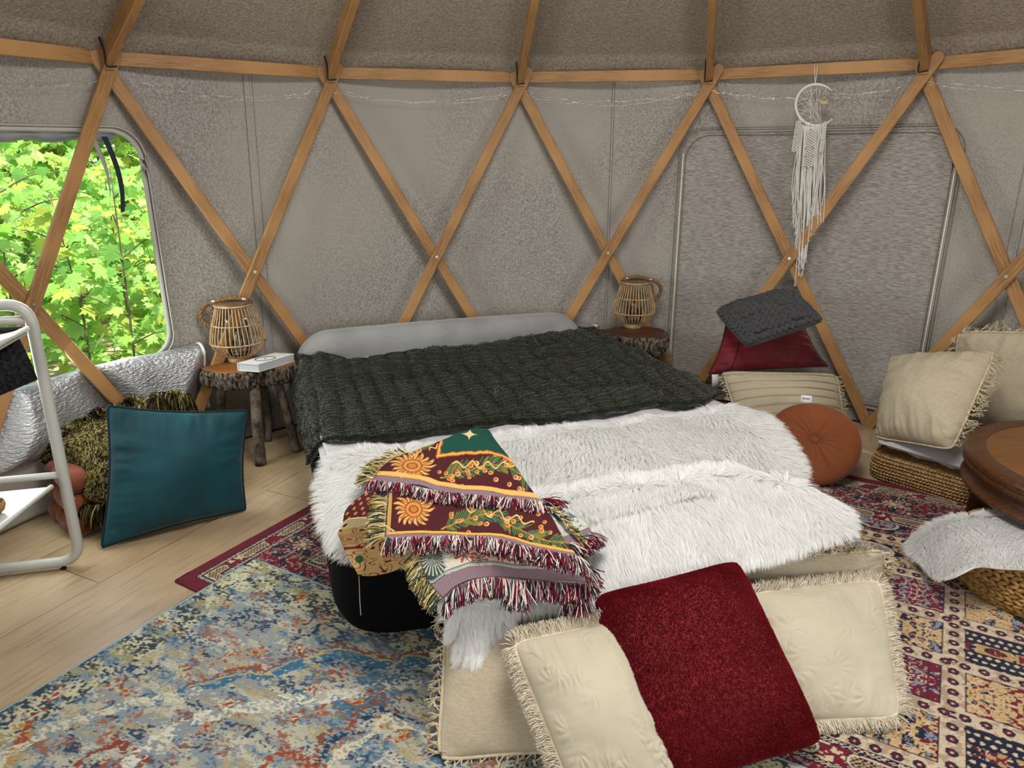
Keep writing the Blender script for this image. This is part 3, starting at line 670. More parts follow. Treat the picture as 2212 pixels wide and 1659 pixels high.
# ---------------------------------------------------------------- pale sheet edge peeping out between the throws
def drape(bot, top, left, right, nu, nv, amp=0, sc=6, seed=1):
    """a cloth patch from outline points (px, py, z)"""
    G = coons(bot, top, left, right, nu, nv)
    P = onz(G[..., 0], G[..., 1], G[..., 2])
    if amp: P[..., 2] += amp*(fbm(P[..., 0]*sc, P[..., 1]*sc, 0, seed)-.5)
    return G, P
G, P = drape([(715, 1010, .448), (900, 990, .45), (1200, 975, .45), (1500, 950, .45), (1690, 930, .45)], [(690, 935, .448), (900, 915, .45), (1115, 895, .45), (1310, 880, .45), (1500, 862, .45)], [(715, 1010, .448), (690, 935, .448)], [(1690, 930, .45), (1500, 862, .45)], 120, 26)
P[..., 2] += .012*np.sin(G[..., 0]/24)*np.linspace(.2, 1, 26)[:, None]+.008
sh = thing('fur_lining_sheet', 'pale lilac grey sheet with a wavy edge between the olive throw and white fur', 'sheet', tuple(P[13, 60]))
b = MB(); b.add(P.reshape(-1, 3), gridF(26, 120)); o_ = b.build('cloth', M['sheet'], sh); o_.modifiers.new('t', 'SOLIDIFY').thickness = .008
# ---------------------------------------------------------------- olive fur throw
M['olive_fur'] = mat('olive_plush', (.012, .014, .008), .9, (.024, .027, .016), 30, sheen=.35, bump=.8, bscale=60, bdist=.01)
bot = [(664, 1003, .25), (672, 985, .33), (690, 955, .43), (725, 948, .47), (800, 946, .478), (900, 940, .478), (1000, 925, .48), (1100, 912, .48), (1200, 912, .48), (1300, 898, .48), (1400, 884, .48), (1480, 882, .48), (1525, 876, .475), (1556, 862, .45)]
top = [(624, 812, .40), (632, 782, .46), (648, 764, .50), (690, 762, .50), (780, 786, .49), (830, 775, .50), (900, 773, .50), (960, 762, .50), (1060, 750, .505), (1160, 732, .51), (1230, 716, .515), (1286, 714, .50)]
left = [(664, 1003, .25), (650, 940, .27), (640, 880, .31), (628, 845, .36), (624, 812, .40)]
right = [(1556, 862, .45), (1500, 826, .45), (1420, 785, .46), (1340, 746, .48), (1286, 714, .50)]
nu, nv = 420, 260
G, P = drape(bot, top, left, right, nu, nv)
x, y = P[..., 0], P[..., 1]; u = x*nrm(HR-HL)[0]+y*nrm(HR-HL)[1]; v = -x*nrm(HR-HL)[1]+y*nrm(HR-HL)[0]
chp = (u+.05*fbm(u*2, v*2, 0, 9))/.105; chan = np.abs(np.sin(chp*PI)); rib = .5+.5*np.sin(v*2*PI/.030+4*fbm(u*3, v*4, 0, 7)+2.4*chan)
edge = np.clip(np.minimum(np.linspace(0, 1, nv)[:, None], 1-np.linspace(0, 1, nv)[:, None])*9, 0, 1)
fold = fbm(u*2.2+v*1.5, v*9-u*1.6, 0, 12, 4); fold2 = 1-np.abs(2*fbm(u*1.4, v*5.5, 0, 15, 2)-1)
big = .038*(fold-.5)+.05*np.clip(fold2-.84, 0, 1)+.025*(fbm(u*5, v*7, 0, 19)-.5)
rdg = 0
for pl, am, sg_ in (([(655, 800), (700, 806), (803, 800), (880, 786), (962, 776), (1060, 766), (1150, 752)], .040, 9), ([(690, 775), (760, 790), (850, 778), (960, 768)], .02, 7), ([(1140, 800), (1230, 790), (1323, 806), (1420, 815), (1504, 838)], .022, 8), ([(1075, 856), (1188, 869), (1300, 862), (1420, 872)], .024, 9), ([(1180, 770), (1260, 762), (1330, 772)], .018, 7), ([(980, 830), (1080, 822), (1200, 842)], .014, 8)):
    dd_ = segd(G[..., 0], G[..., 1], spline(pl, 24)); rdg = rdg+1.3*am*np.exp(-(dd_/sg_)**2)
P[..., 2] += .006+(big*1.0+.006*rib+.015*chan)*(.45+.55*edge)+rdg
pxv = G[..., 1]
t = thing('olive_throw', 'dark olive ribbed faux fur throw spread over the head half of the bed', 'throw blanket', tuple(P[nv//2, nu//2]))
b = MB(); b.add(P.reshape(-1, 3), gridF(nv, nu)); o_ = b.build('plush_cloth', M['olive_fur'], t); md = o_.modifiers.new('t', 'SOLIDIFY'); md.thickness = .022; md.offset = -1
# short pile
n = 90000; iu = RNG.integers(1, nu-1, n); iv = RNG.integers(1, nv-1, n)
k = 9000; iu[:k] = RNG.integers(0, nu, k); iv[:k] = 0; iu[k:k+5000] = RNG.integers(0, nu, 5000); iv[k:k+5000] = nv-1
Nn = gnormals(P); Nn *= np.sign(Nn[..., 2:3]+1e-6); r0 = P[iv, iu]+RNG.normal(size=(n, 3))*A3([.004, .004, .001]); nn = Nn[iv, iu]
cf = A3([.4, -.8, 0])[None]+1.5*np.stack([fbm(r0[:, 0]*7, r0[:, 1]*7, 0, 3)-.5, fbm(r0[:, 0]*7, r0[:, 1]*7, 0, 4)-.5, np.zeros(n)], 1)
tip = nrm(nn*.8+cf*.8+RNG.normal(size=(n, 3))*.25); L_ = RNG.uniform(.005, .010, n)[:, None]
Pt = np.stack([r0, r0+nn*L_*.55, r0+nn*L_*.55+tip*L_*.7], 1)
b = MB(); rb_ = rib[iv, iu][:, None]; sh_ = RNG.uniform(.8, 1.2, (n, 1))*(.55+.75*rb_)*(.75+.5*chan[iv, iu][:, None])*A3([.018, .021, .0115]); b.add(*strands(Pt, A3([.0012, .0010, .0003])), col=np.repeat(sh_, 6, 0))  # light and shade of the nap put into the pile colour along ribs and channels
M['olive_hair'] = mat('olive_hair', vcol=True, rough=.7, spec=.15, sheen=.2); b.build('pile', M['olive_hair'], t, kind='stuff')
b = MB(); q = onz(A3([1282, 1291, 1295]), A3([702, 706, 711]), A3([.55, .555, .52])); d = A3([.004, .012, .001])
b.add(np.concatenate([q-d, q+d]), A3([[0, 1, 4, 3], [1, 2, 5, 4]])); o_ = b.build('care_tag', mat('white_tag', (.75, .75, .75), .7), t); o_.modifiers.new('t', 'SOLIDIFY').thickness = .001
# ---------------------------------------------------------------- white fur
M['fur_skin'] = mat('fur_backing', (.85, .85, .84), .95)
M['fur'] = mat('white_fur', vcol=True, rough=.5, spec=.25, trans=.42)
def fur(P, n, length, comb, root, edge_n=0, skirt=.6, white=(.93, .93, .925), seed=1, lift=.32, wid=.00095, edges=('b', 't', 'l', 'r'), wild=.38, k=5):
    rng = np.random.default_rng(seed); nv, nu, _ = P.shape
    Nn = gnormals(P); sg = np.sign(Nn[..., 2].mean()); Nn = Nn*sg
    # area weighted roots
    ar = np.linalg.norm(np.cross(P[1:, :-1]-P[:-1, :-1], P[:-1, 1:]-P[:-1, :-1]), axis=-1).ravel(); c = np.cumsum(ar); pick = np.searchsorted(c, rng.uniform(0, c[-1], n))
    iv, iu = np.divmod(pick, nu-1); fu, fv = rng.random(n)[:, None], rng.random(n)[:, None]
    root_p = P[iv, iu]*(1-fu)*(1-fv)+P[iv, iu+1]*fu*(1-fv)+P[iv+1, iu]*(1-fu)*fv+P[iv+1, iu+1]*fu*fv; nn = Nn[iv, iu]
    out = np.zeros((n, 3)); bu = (iu+fu[:, 0])/(nu-1); bv = (iv+fv[:, 0])/(nv-1)
    dU = nrm(P[iv, iu+1]-P[iv, iu]); dV = nrm(P[iv+1, iu]-P[iv, iu])
    for e in edges:
        w = {'b': 1-bv*9, 't': 1-(1-bv)*9, 'l': 1-bu*12, 'r': 1-(1-bu)*12}[e]; w = np.clip(w, 0, 1)[:, None]
        out += w*{'b': -dV, 't': dV, 'l': -dU, 'r': dU}[e]
    x, y, z = root_p.T
    sw = np.stack([fbm(x*5, y*5, z*5, seed+1)-.5, fbm(x*5, y*5, z*5, seed+2)-.5, fbm(x*5, y*5, z*5, seed+5)-.5], 1)*2.6
    sw2 = np.stack([fbm(x*22, y*22, z*22, seed+3)-.5, fbm(x*22, y*22, z*22, seed+4)-.5, np.zeros(n)], 1)*2.0
    d = comb(root_p) if callable(comb) else A3(comb)[None]
    fl = d+sw*wild*2+sw2*wild+out*1.8; fl -= nn*(fl*nn).sum(1, keepdims=True); fl = nrm(fl)
    L = (length*rng.uniform(.65, 1.15, n))[:, None]; jit = rng.normal(size=(n, 3))
    d0 = nrm(nn*1.0+fl*.5+jit*.18); d1 = nrm(nn*lift*.7+fl+jit*.16); d2 = nrm(nn*.05+fl+A3([0, 0, -.35])+jit*.22+sw2*.5)
    t = np.linspace(0, 1, k)[None, :, None]
    a, b_, c_, e_ = root_p[:, None], (root_p+d0*L*.30)[:, None], (root_p+d0*L*.30+d1*L*.38)[:, None], (root_p+d0*L*.30+d1*L*.38+d2*L*.40)[:, None]
    Pt = (1-t)**3*a+3*t*(1-t)**2*b_+3*t*t*(1-t)*c_+t**3*e_
    # clumping of the tips
    cell = .018; key = np.floor(root_p/cell+.35*sw2).astype(np.int64); h = (key[:, 0]*73856093 ^ key[:, 1]*19349663 ^ key[:, 2]*83492791) & 0x7FFFFFF
    _, inv = np.unique(h, return_inverse=True); cnt = np.bincount(inv); mean = np.stack([np.bincount(inv, Pt[:, -1, q])/cnt for q in range(3)], 1)[inv]
    w = (t[0, :, 0]**1.6*.58)[None, :, None]; rel = mean-Pt[:, -1]; Pt = Pt+rel[:, None]*w
    rad = wid*np.linspace(1, .12, k)**.8
    V, F = strands(Pt, rad, side=nrm(np.cross(fl, nn)+jit*.0)*0+nn+jit*.5)
    colr = A3(white)[None]*rng.uniform(.90, 1.06, (n, 1))*A3([1, 1, 1])+0
    b = MB(); b.add(V, F, col=np.clip(np.repeat(colr, 2*k, 0), 0, .97)); return b.build('pile', M['fur'], root, kind='stuff')
def bed_floor(P, top=.452):
    q = P[..., :2]; c = [HL, HR, FR_, FL_]; d = np.full(q.shape[:-1], 9.)
    for i in range(4):
        a, b2 = c[i], c[(i+1) % 4]; e = nrm(b2-a); n_ = A3([e[1], -e[0]]); d = np.minimum(d, (q-a)@n_)
    return np.where(d > 0, top-.10*(np.clip(.12-d, 0, .12)/.12)**2, -9)
def fur_rug(name, label, bot, top, left, right, nu, nv, n, length, comb, seed, root=None, bedfit=True, **kw):
    G, P = drape(bot, top, left, right, nu, nv)
    if bedfit: P[..., 2] = np.maximum(P[..., 2], bed_floor(P))
    P[..., 2] += .035*(fbm(P[..., 0]*5, P[..., 1]*5, 0, seed)-.5)
    if root is None: root = thing(name, label, 'fur rug', tuple(P[nv//2, nu//2]))
    b = MB(); b.add(P.reshape(-1, 3), gridF(nv, nu)); o_ = b.build('backing', M['fur_skin'], root); md = o_.modifiers.new('t', 'SOLIDIFY'); md.thickness = .008; md.offset = -1
    fur(P, n, length, comb, root, seed=seed, **kw); return root
FD = A3([.10, -1, -.1])
fur_rug('fur_rug', 'long white fur rug lying across the bed under the tapestry blanket, nearest the olive throw',
        [(728, 1195, .36), (800, 1205, .345), (920, 1215, .34), (1050, 1200, .40), (1250, 1130, .46), (1500, 1080, .47), (1720, 1068, .44)],
        [(715, 985, .455), (800, 972, .458), (950, 965, .458), (1100, 945, .458), (1250, 930, .458), (1400, 912, .46), (1500, 902, .47), (1575, 885, .485)],
        [(728, 1195, .36), (700, 1120, .375), (692, 1050, .41), (698, 1010, .44), (715, 985, .455)],
        [(1720, 1068, .44), (1722, 1010, .455), (1690, 950, .47), (1640, 910, .48), (1575, 885, .485)], 130, 60, 150000, .064, lambda p: np.where(p[:, 0:1] < -.45, A3([[-.8, -.7, -.3]]), A3([[.15, -1, -.1]])), 41)
r_ = fur_rug('fur_rug', 'second white fur rug overhanging the foot of the bed and the cushions, one tail hanging',
        [(975, 1300, .335), (1080, 1312, .33), (1190, 1308, .335), (1300, 1290, .345), (1500, 1240, .35), (1680, 1200, .36), (1825, 1150, .385)],
        [(960, 1130, .475), (1100, 1085, .485), (1250, 1060, .49), (1500, 1030, .495), (1620, 1035, .495), (1740, 1060, .485)],
        [(975, 1300, .335), (955, 1240, .40), (960, 1130, .475)],
        [(1825, 1150, .385), (1815, 1115, .43), (1740, 1060, .485)], 120, 60, 150000, .068, FD, 47)
fur_rug('', '', [(1000, 1425, .20), (1030, 1430, .20), (1055, 1415, .205)], [(965, 1290, .345), (1030, 1300, .345), (1095, 1310, .335)], [(1000, 1425, .20), (980, 1360, .27), (965, 1290, .345)], [(1055, 1415, .205), (1068, 1370, .25), (1095, 1310, .335)], 30, 30, 16000, .064, A3([.1, -1, -.4]), 53, root=r_)
# ================================================================ cushions
def c3(q): return onz(q[0], q[1], q[2]) if len(q) == 3 else A3(q[:3])
def P3(px, py, z): return onz(float(px), float(py), float(z))
class Cushion:
    """corner order BL BR TR TL, each a world point"""
    def __init__(s, name, label, cat, corners, th, m, root=None, pinch=.07, n=56, pw=.5, wr=.008, wsc=9, seed=1, part='cover', crease=.012, vfun=None, base=None, group=None, uneven=0, extra=None, cr=.045):
        s.cr = cr
        BL, BR, TR, TL = [np.asarray(c, float) for c in corners]; s.c = (BL, BR, TR, TL)
        s.nrm = nrm(np.cross((BR-BL)+(TR-TL), (TL-BL)+(TR-BR)))
        if s.nrm@(A3([0, 0, EYE])-BL) < 0: s.nrm = -s.nrm
        t = np.linspace(0, 1, n); a = (1-np.cos(t*PI))/2*.75+t*.25; u, v = np.meshgrid(a, a); s.n = n
        s.pinch = pinch; G = s.pos(u, v)
        e = np.clip((np.sin(PI*u)*np.sin(PI*v)), 0, 1); eu = 1-np.abs(2*u-1)**2.3; ev = 1-np.abs(2*v-1)**2.3
        prof = (np.clip(eu*ev, 0, 1))**pw*(.72+.28*e)
        if uneven: prof = prof*(1+uneven*(.5-v))
        du = np.minimum(u, 1-u); dv = np.minimum(v, 1-v); q = np.minimum(du, dv)
        def wrin(sd):
            w = wr*(fbm(G[..., 0]*wsc+sd, G[..., 1]*wsc, G[..., 2]*wsc, seed+sd)-.5)*2
            along = np.where(du < dv, v, u); k = fbm(along*16+sd*3, q*2.5, 0, seed+sd+5)-.5
            return (w+crease*k*np.exp(-q*7)*2.2)*np.clip(q*14, 0, 1)
        hF = prof*th/2+wrin(1)
        if extra is not None: hF = hF+extra(u, v)*np.clip(q*14, 0, 1)
        s.F = G+s.nrm*hF[..., None]; s.B = G-s.nrm*(prof*th/2+wrin(2))[..., None]
        s.u, s.v = u, v; s.G = G
        b = MB(); nf = gridF(n, n); col = vfun(u, v, s) if vfun else None
        V = np.concatenate([s.F.reshape(-1, 3), s.B.reshape(-1, 3)])
        V[:, 2] = np.maximum(V[:, 2], .004 if base is None else base)
        o1 = nf if np.dot(np.cross(s.F[1, 1]-s.F[1, 0], s.F[2, 1]-s.F[1, 1]), s.nrm) > 0 else nf[:, ::-1]
        b.add(V, [o1, o1[:, ::-1]+n*n], col=None if col is None else np.tile(col.reshape(-1, 3), (2, 1)))
        s.root = root or thing(name, label, cat, tuple((BL+BR)/2*A3([1, 1, 1])), group)
        s.obj = b.build(part, m, s.root)
    def pos(s, u, v):
        BL, BR, TR, TL = s.c; k = s.pinch; u = np.asarray(u, float); v = np.asarray(v, float); xx, yy = 2*u-1, 2*v-1; cr = s.cr
        u, v = .5+xx*(1-cr*yy**8)/2, .5+yy*(1-cr*xx**8)/2
        u2 = .5+(u-.5)*(1-k*(1-(2*v-1)**2)); v2 = .5+(v-.5)*(1-k*(1-(2*u-1)**2))
        u2, v2 = u2[..., None], v2[..., None]
        return BL*(1-u2)*(1-v2)+BR*u2*(1-v2)+TR*u2*v2+TL*(1-u2)*v2
    def edge(s, sides='brtl', n=60):
        """points round the border: bottom, right, top, left, with outward directions"""
        P, O = [], []; t = np.linspace(0, 1, n)
        for c in sides:
            u, v = {'b': (t, 0*t), 'r': (1+0*t, t), 't': (1-t, 1+0*t), 'l': (0*t, 1-t)}[c]
            p = s.pos(u, v); du, dv = {'b': (0, .05), 'r': (-.05, 0), 't': (0, -.05), 'l': (.05, 0)}[c]
            P.append(p); O.append(nrm(p-s.pos(u+du, v+dv)))
        return np.concatenate(P), np.concatenate(O)
    def piping(s, m, r=.005, name='piping', sides='brtl', lift=0):
        P, O = s.edge(sides); keep = np.r_[True, np.linalg.norm(np.diff(P, axis=0), axis=1) > 1e-4]; P, O = P[keep], O[keep]
        P = P+O*r*.5; P[:, 2] = np.maximum(P[:, 2], r+.001)
        if sides == 'brtl': P = P[:-1]
        b = MB(); b.add(*tube(P, r, 6, closed=(sides == 'brtl'))); b.build(name, m, s.root)
    def brush(s, m, ln=.040, per=1400, sides='brtl', r=.0015, name='brush_fringe', seed=3, up=.5, rows=3):
        rng = np.random.default_rng(seed); P, O = s.edge(sides, 400); n = int(per*len(sides)); i = rng.uniform(0, len(P)-1.001, n); j = i.astype(int); f = (i-j)[:, None]
        p = P[j]*(1-f)+P[j+1]*f; o = nrm(O[j]*(1-f)+O[j+1]*f); tn = np.gradient(P, axis=0)[j]; tn = nrm(tn)
        lvl = rng.uniform(-1, 1, n)[:, None]; cl = .5*np.sin(i[:, None]*.9)+1.6*(fbm(i/9, 0, 0, seed)[:, None]-.5)
        d = nrm(o+s.nrm*lvl*up+tn*cl*.45+rng.normal(size=(n, 3))*.16); L = ln*rng.uniform(.7, 1.1, n)[:, None]
        d2 = nrm(d+A3([0, 0, -.45])+s.nrm*lvl*up*.2+tn*cl*.3)
        Pt = np.stack([p, p+d*L*.35, p+d*L*.7, p+d*L*.7+d2*L*.35], 1); Pt[..., 2] = np.maximum(Pt[..., 2], .006)
        b = MB(); b.add(*strands(Pt, A3([r, r, r, r*.7]), 3)); b.build(name, m, s.root, kind='stuff')
        Pn = P[::6]; keep = np.r_[True, np.linalg.norm(np.diff(Pn, axis=0), axis=1) > 1e-4]; b = MB(); b.add(*tube(Pn[keep], .004, 6)); b.build('fringe_braid', m, s.root)
    def tassels(s, m, sides='l', step=.032, ln=.05, r=.0016, name='tassel_trim', seed=5, lace=True, band=.014):
        rng = np.random.default_rng(seed)
        for c in sides:
            P, O = s.edge(c, 200); d = np.r_[0, np.cumsum(np.linalg.norm(np.diff(P, axis=0), axis=1))]; k = max(3, int(d[-1]/step)); b = MB()
            pts = [A3([np.interp(x, d, P[:, q]) for q in range(3)]) for x in np.linspace(.01, d[-1]-.01, k)]; outs = [nrm(A3([np.interp(x, d, O[:, q]) for q in range(3)])) for x in np.linspace(.01, d[-1]-.01, k)]
            b.add(*tube(P[::5]+O[::5]*.004, .005, 6)); b.add(*tube(P[::5]-O[::5]*.012+s.nrm*.004, .0022, 5))
            kn = []
            for i, (p, o) in enumerate(zip(pts, outs)):
                q = p+o*(.020+.006*rng.normal())+s.nrm*rng.normal()*.004+A3([0, 0, -.004]); kn.append(q)
            for i, q in enumerate(kn):
                if lace:
                    for j in (i, i+1):
                        if 0 <= j < len(pts): 
                            a_ = pts[min(j, len(pts)-1)]; mid = (a_+q)/2+rng.normal(size=3)*.004; b.add(*tube(spline([a_, mid, q], 5), r*1.3, 5))
                b.add(*lumps(q, A3([.0055, 0, 0]), A3([0, .0055, 0]), A3([0, 0, .0055]), 5, 6))
            st = []
            for q, o in zip(kn, outs):
                td = nrm(o+rng.normal(size=3)*.45+A3([0, 0, -.25])); m_ = 9
                for _ in range(m_):
                    L = ln*rng.uniform(.6, 1.05); d1 = nrm(td+rng.normal(size=3)*.22); d2 = nrm(d1+rng.normal(size=3)*.5+A3([0, 0, -.3]))
                    st.append([q, q+d1*L*.4, q+d1*L*.75, q+d1*L*.75+d2*L*.3])
            st = A3(st); st[..., 2] = np.maximum(st[..., 2], .005)
            b.add(*strands(st, A3([r, r*1.1, r, r*.7]), 4)); b.build(name, m, s.root, kind='stuff')
M['teal'] = mat('teal_velvet', lin('#08434f'), .7, lin('#06333d'), 4, sheen=.22, bump=.25, bscale=12, bdist=.006, jitter=0)
M['teal_dark'] = mat('teal_piping', lin('#06242d'), .8)
M['beige'] = mat('beige_cotton', lin('#b3a892'), .9, lin('#a69b86'), 60, (1, 1, 6), bump=.35, bscale=220, bdist=.002, spec=.1)
M['beige_trim'] = mat('beige_cotton_trim', lin('#c6b99f'), .95, lin('#b3a58a'), 50, spec=.05)
M['cream'] = mat('cream_cotton', lin('#bdb5a1'), .9, lin('#b2aa96'), 5, bump=.5, bscale=16, bdist=.006, spec=.1, detail=4)
M['cream_trim'] = mat('cream_trim', lin('#d8cebb'), .95, lin('#c6bba6'), 50, spec=.05)
M['red_plush'] = mat('red_plush', lin('#7a1a22'), .9, lin('#67151c'), 6, sheen=.35, bump=.7, bscale=110, bdist=.004, col3=lin('#7a2229'), nscale3=5)
M['red_velvet'] = mat('red_velvet', lin('#6b0717'), .65, lin('#4a0510'), 5, sheen=.4, bump=.2, bscale=10, bdist=.006)
M['rust'] = mat('rust_velvet', lin('#7d4220'), .8, lin('#71391b'), 5, sheen=.4, bump=.2, bscale=60)
M['white_cotton'] = mat('white_cotton', lin('#b9b7b8'), .85, lin('#adabad'), 6, bump=.4, bscale=14, bdist=.008)
M['char'] = mat('charcoal_yarn', (.052, .052, .056), .9, (.038, .038, .042), 30, bump=.4, bscale=150, sheen=.2)
# teal pillow leaning on the folded stack
BLt, BRt = P3(214, 1172, .012), P3(527, 1093, .012); lean = nrm(A3([BRt[1]-BLt[1], -(BRt[0]-BLt[0]), 0])*-1); 
npl = nrm(np.cross(BRt-BLt, lean*.10+A3([0, 0, .5])))
TLt = onplane(231., 864., BLt, npl); TRt = onplane(534., 879., BLt, npl)
c_ = Cushion('teal_pillow', 'large teal velvet pillow standing on the floor, leaning on the folded woven throw', 'pillow', (BLt, BRt, TRt, TLt), .22, M['teal'], cr=.012, pinch=.075, wr=.006, wsc=5, crease=.022, seed=3, uneven=.35, n=72)
c_.piping(M['teal_dark'], .0055)
# ---------------------------------------------------------------- cushions leaning on the foot of the bed
c_ = Cushion('tasselled_cushion', 'beige cushion with knotted tassel edge at the foot of the bed, leftmost of that row', 'cushion', (P3(935, 1640, .03), P3(1275, 1620, .05), P3(1260, 1330, .26), P3(958, 1295, .28)), .13, M['beige'], pinch=.03, wr=.010, seed=5, crease=.012)
c_.tassels(M['beige_trim'], 'lb', step=.024, ln=.036, r=.0019); c_.piping(M['beige_trim'], .004)
def brocade(sd):
    def f(u, v):
        k = np.zeros_like(u); r2 = np.random.default_rng(sd)
        for _ in range(26):
            cx, cy, a0 = r2.uniform(.05, .95), r2.uniform(.05, .95), r2.uniform(0, 6.28)
            dx, dy = u-cx, v-cy; r = np.hypot(dx, dy); an = np.arctan2(dy, dx)-a0; k += np.exp(-((r-.07)/.05)**2)*np.clip(np.cos(an*1.0), 0, 1)*np.abs(np.sin(an*5+r*26))*.0045
        return k
    return f
c_ = Cushion('brush_fringed_cushion', 'cream embossed cushion with brush fringe, partly under the left edge of the plush red cushion', 'cushion', (P3(1236, 1745, .07), P3(1480, 1725, .09), P3(1330, 1340, .34), P3(1098, 1388, .32)), .19, M['cream'], pinch=.02, wr=.006, seed=8, crease=.010, n=150, extra=brocade(3))
c_.brush(M['cream_trim'], .042, 2100, seed=4)
c_ = Cushion('brush_fringed_cushion', 'cream embossed cushion with brush fringe, right of the plush red cushion', 'cushion', (P3(1640, 1570, .03), P3(1935, 1562, .03), P3(1895, 1262, .18), P3(1600, 1290, .28)), .16, M['cream'], pinch=.02, wr=.006, seed=9, crease=.010, n=150, extra=brocade(7))
c_.brush(M['cream_trim'], .042, 2100, seed=6)
c_ = Cushion('tasselled_cushion', 'beige cushion with knotted tassels peeping out between the white fur and embossed cream cushion', 'cushion', (P3(1585, 1330, .10), P3(1905, 1290, .07), P3(1905, 1200, .26), P3(1590, 1215, .31)), .10, M['beige'], pinch=.03, wr=.006, seed=11)
c_.tassels(M['beige_trim'], 'tr', step=.019, ln=.042, r=.0019, seed=8)
RP = (P3(1395, 1725, .10), P3(1770, 1612, .06), P3(1588, 1215, .385), P3(1272, 1290, .385))
c_ = Cushion('plush_cushion', 'dark red plush cushion lying tilted over the cream cushions at the foot of the bed', 'cushion', RP, .24, M['red_plush'], pinch=.03, wr=.012, wsc=5, seed=13, crease=.012, n=90)
c_.piping(mat('red_seam', lin('#4a0d13'), .9), .004)
def plush(c, n, L, cols, name, m, seed):
    rng = np.random.default_rng(seed); N_ = c.n; i, j = rng.integers(0, N_-1, (2, n)); fu, fv = rng.random((n, 1)), rng.random((n, 1)); P = c.F
    p = P[i, j]*(1-fu)*(1-fv)+P[i, j+1]*fu*(1-fv)+P[i+1, j]*(1-fu)*fv+P[i+1, j+1]*fu*fv; g = gnormals(P); g = g*np.sign((g@c.nrm).mean()); nn = g[i, j]
    w = np.stack([fbm(p[:, 0]*9, p[:, 1]*9, p[:, 2]*9, q)-.5 for q in (1, 2, 3)], 1)*4
    d = nrm(nn+w*.55+rng.normal(size=(n, 3))*.25); Ln = L*rng.uniform(.6, 1.1, (n, 1)); Pt = np.stack([p, p+nn*Ln*.5, p+nn*Ln*.4+d*Ln*.6], 1)
    C = A3(cols)*rng.uniform(.88, 1.12, (n, 1))*(.75+.5*fbm(p[:, 0]*7, p[:, 1]*7, p[:, 2]*7, 9))[:, None]; b = MB(); b.add(*strands(Pt, A3([.0011, .0009, .0003])), col=np.repeat(C, 6, 0)); b.build(name, m, c.root, kind='stuff')
M['vhair'] = mat('short_pile', vcol=True, rough=.8, spec=.06, trans=.35)
plush(c_, 90000, .006, lin('#86222b'), 'pile', M['vhair'], 5)
# ---------------------------------------------------------------- heap of cushions by the wall, right of the bed
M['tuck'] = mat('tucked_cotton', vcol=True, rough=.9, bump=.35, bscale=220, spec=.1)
def tuck(u, v, s): k = np.exp(-(((v*9+.04*np.sin(u*6)) % 1-.5)/.045)**2)[..., None]; return A3(lin('#b3a892'))*(1-k)+A3(lin('#6f6048'))*k  # darker lines paint crease shade along the stitched tucks
def ribs(u, v): return -.011*np.exp(-(((v*9) % 1-.5)/.075)**2)
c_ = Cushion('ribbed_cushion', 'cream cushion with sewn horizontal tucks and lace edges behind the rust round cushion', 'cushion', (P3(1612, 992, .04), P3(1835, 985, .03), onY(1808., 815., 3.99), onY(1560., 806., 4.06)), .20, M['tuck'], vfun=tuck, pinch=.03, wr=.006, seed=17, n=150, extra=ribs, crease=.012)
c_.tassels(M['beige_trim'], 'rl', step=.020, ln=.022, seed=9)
q = onY(A3([1538., 1552., 1552., 1538.]), A3([815., 815., 846., 846.]), 4.09); b = MB(); b.add(q, A3([[0, 3, 2, 1]])); o_ = b.build('care_tag', bpy.data.materials['white_tag'], c_.root); o_.modifiers.new('t', 'SOLIDIFY').thickness = .002
RV = (onY(1532., 812., 4.10), onY(1788., 800., 4.06), onY(1738., 715., 4.25), onY(1572., 700., 4.28))
c_ = Cushion('velvet_cushion', 'crimson velvet cushion between the ribbed cream cushion and the charcoal knitted cushion', 'cushion', RV, .16, M['red_velvet'], cr=.0, pinch=.06, wr=.012, wsc=6, seed=19, crease=.03)
c_.piping(mat('crimson_piping', lin('#3f0511'), .8), .004)
b = MB(); P = [c_.F[4+i, 14+int(1.0*math.sin(i/9))] + c_.nrm*.002 for i in range(0, 44, 2)]; b.add(*tube(A3(P), .003, 5)); b.build('seam', bpy.data.materials['crimson_piping'], c_.root)
# chunky knitted cushion
KC = (onY(1614., 752., 3.90), onY(1776., 700., 3.86), onY(1708., 636., 4.16), onY(1552., 678., 4.22))
kc = Cushion('knitted_cushion', 'charcoal chunky knitted cushion lying tilted on top of the crimson velvet cushion', 'cushion', KC, .11, M['char'], pinch=.0, wr=.004, seed=23, n=60, pw=.35)
nc, nr = 12, 10; Cc, X, Y, Z = [], [], [], []
gn = gnormals(kc.F); gn *= np.sign((gn@kc.nrm).mean()); uu = kc.u[0]; 
def ksample(a, b_):
    i = np.interp(b_, uu, np.arange(kc.n)); j = np.interp(a, uu, np.arange(kc.n)); i0, j0 = int(min(i, kc.n-2)), int(min(j, kc.n-2)); fi, fj = i-i0, j-j0
    P = kc.F; return P[i0, j0]*(1-fi)*(1-fj)+P[i0+1, j0]*fi*(1-fj)+P[i0, j0+1]*(1-fi)*fj+P[i0+1, j0+1]*fi*fj, gn[i0, j0]
rk = np.random.default_rng(3)
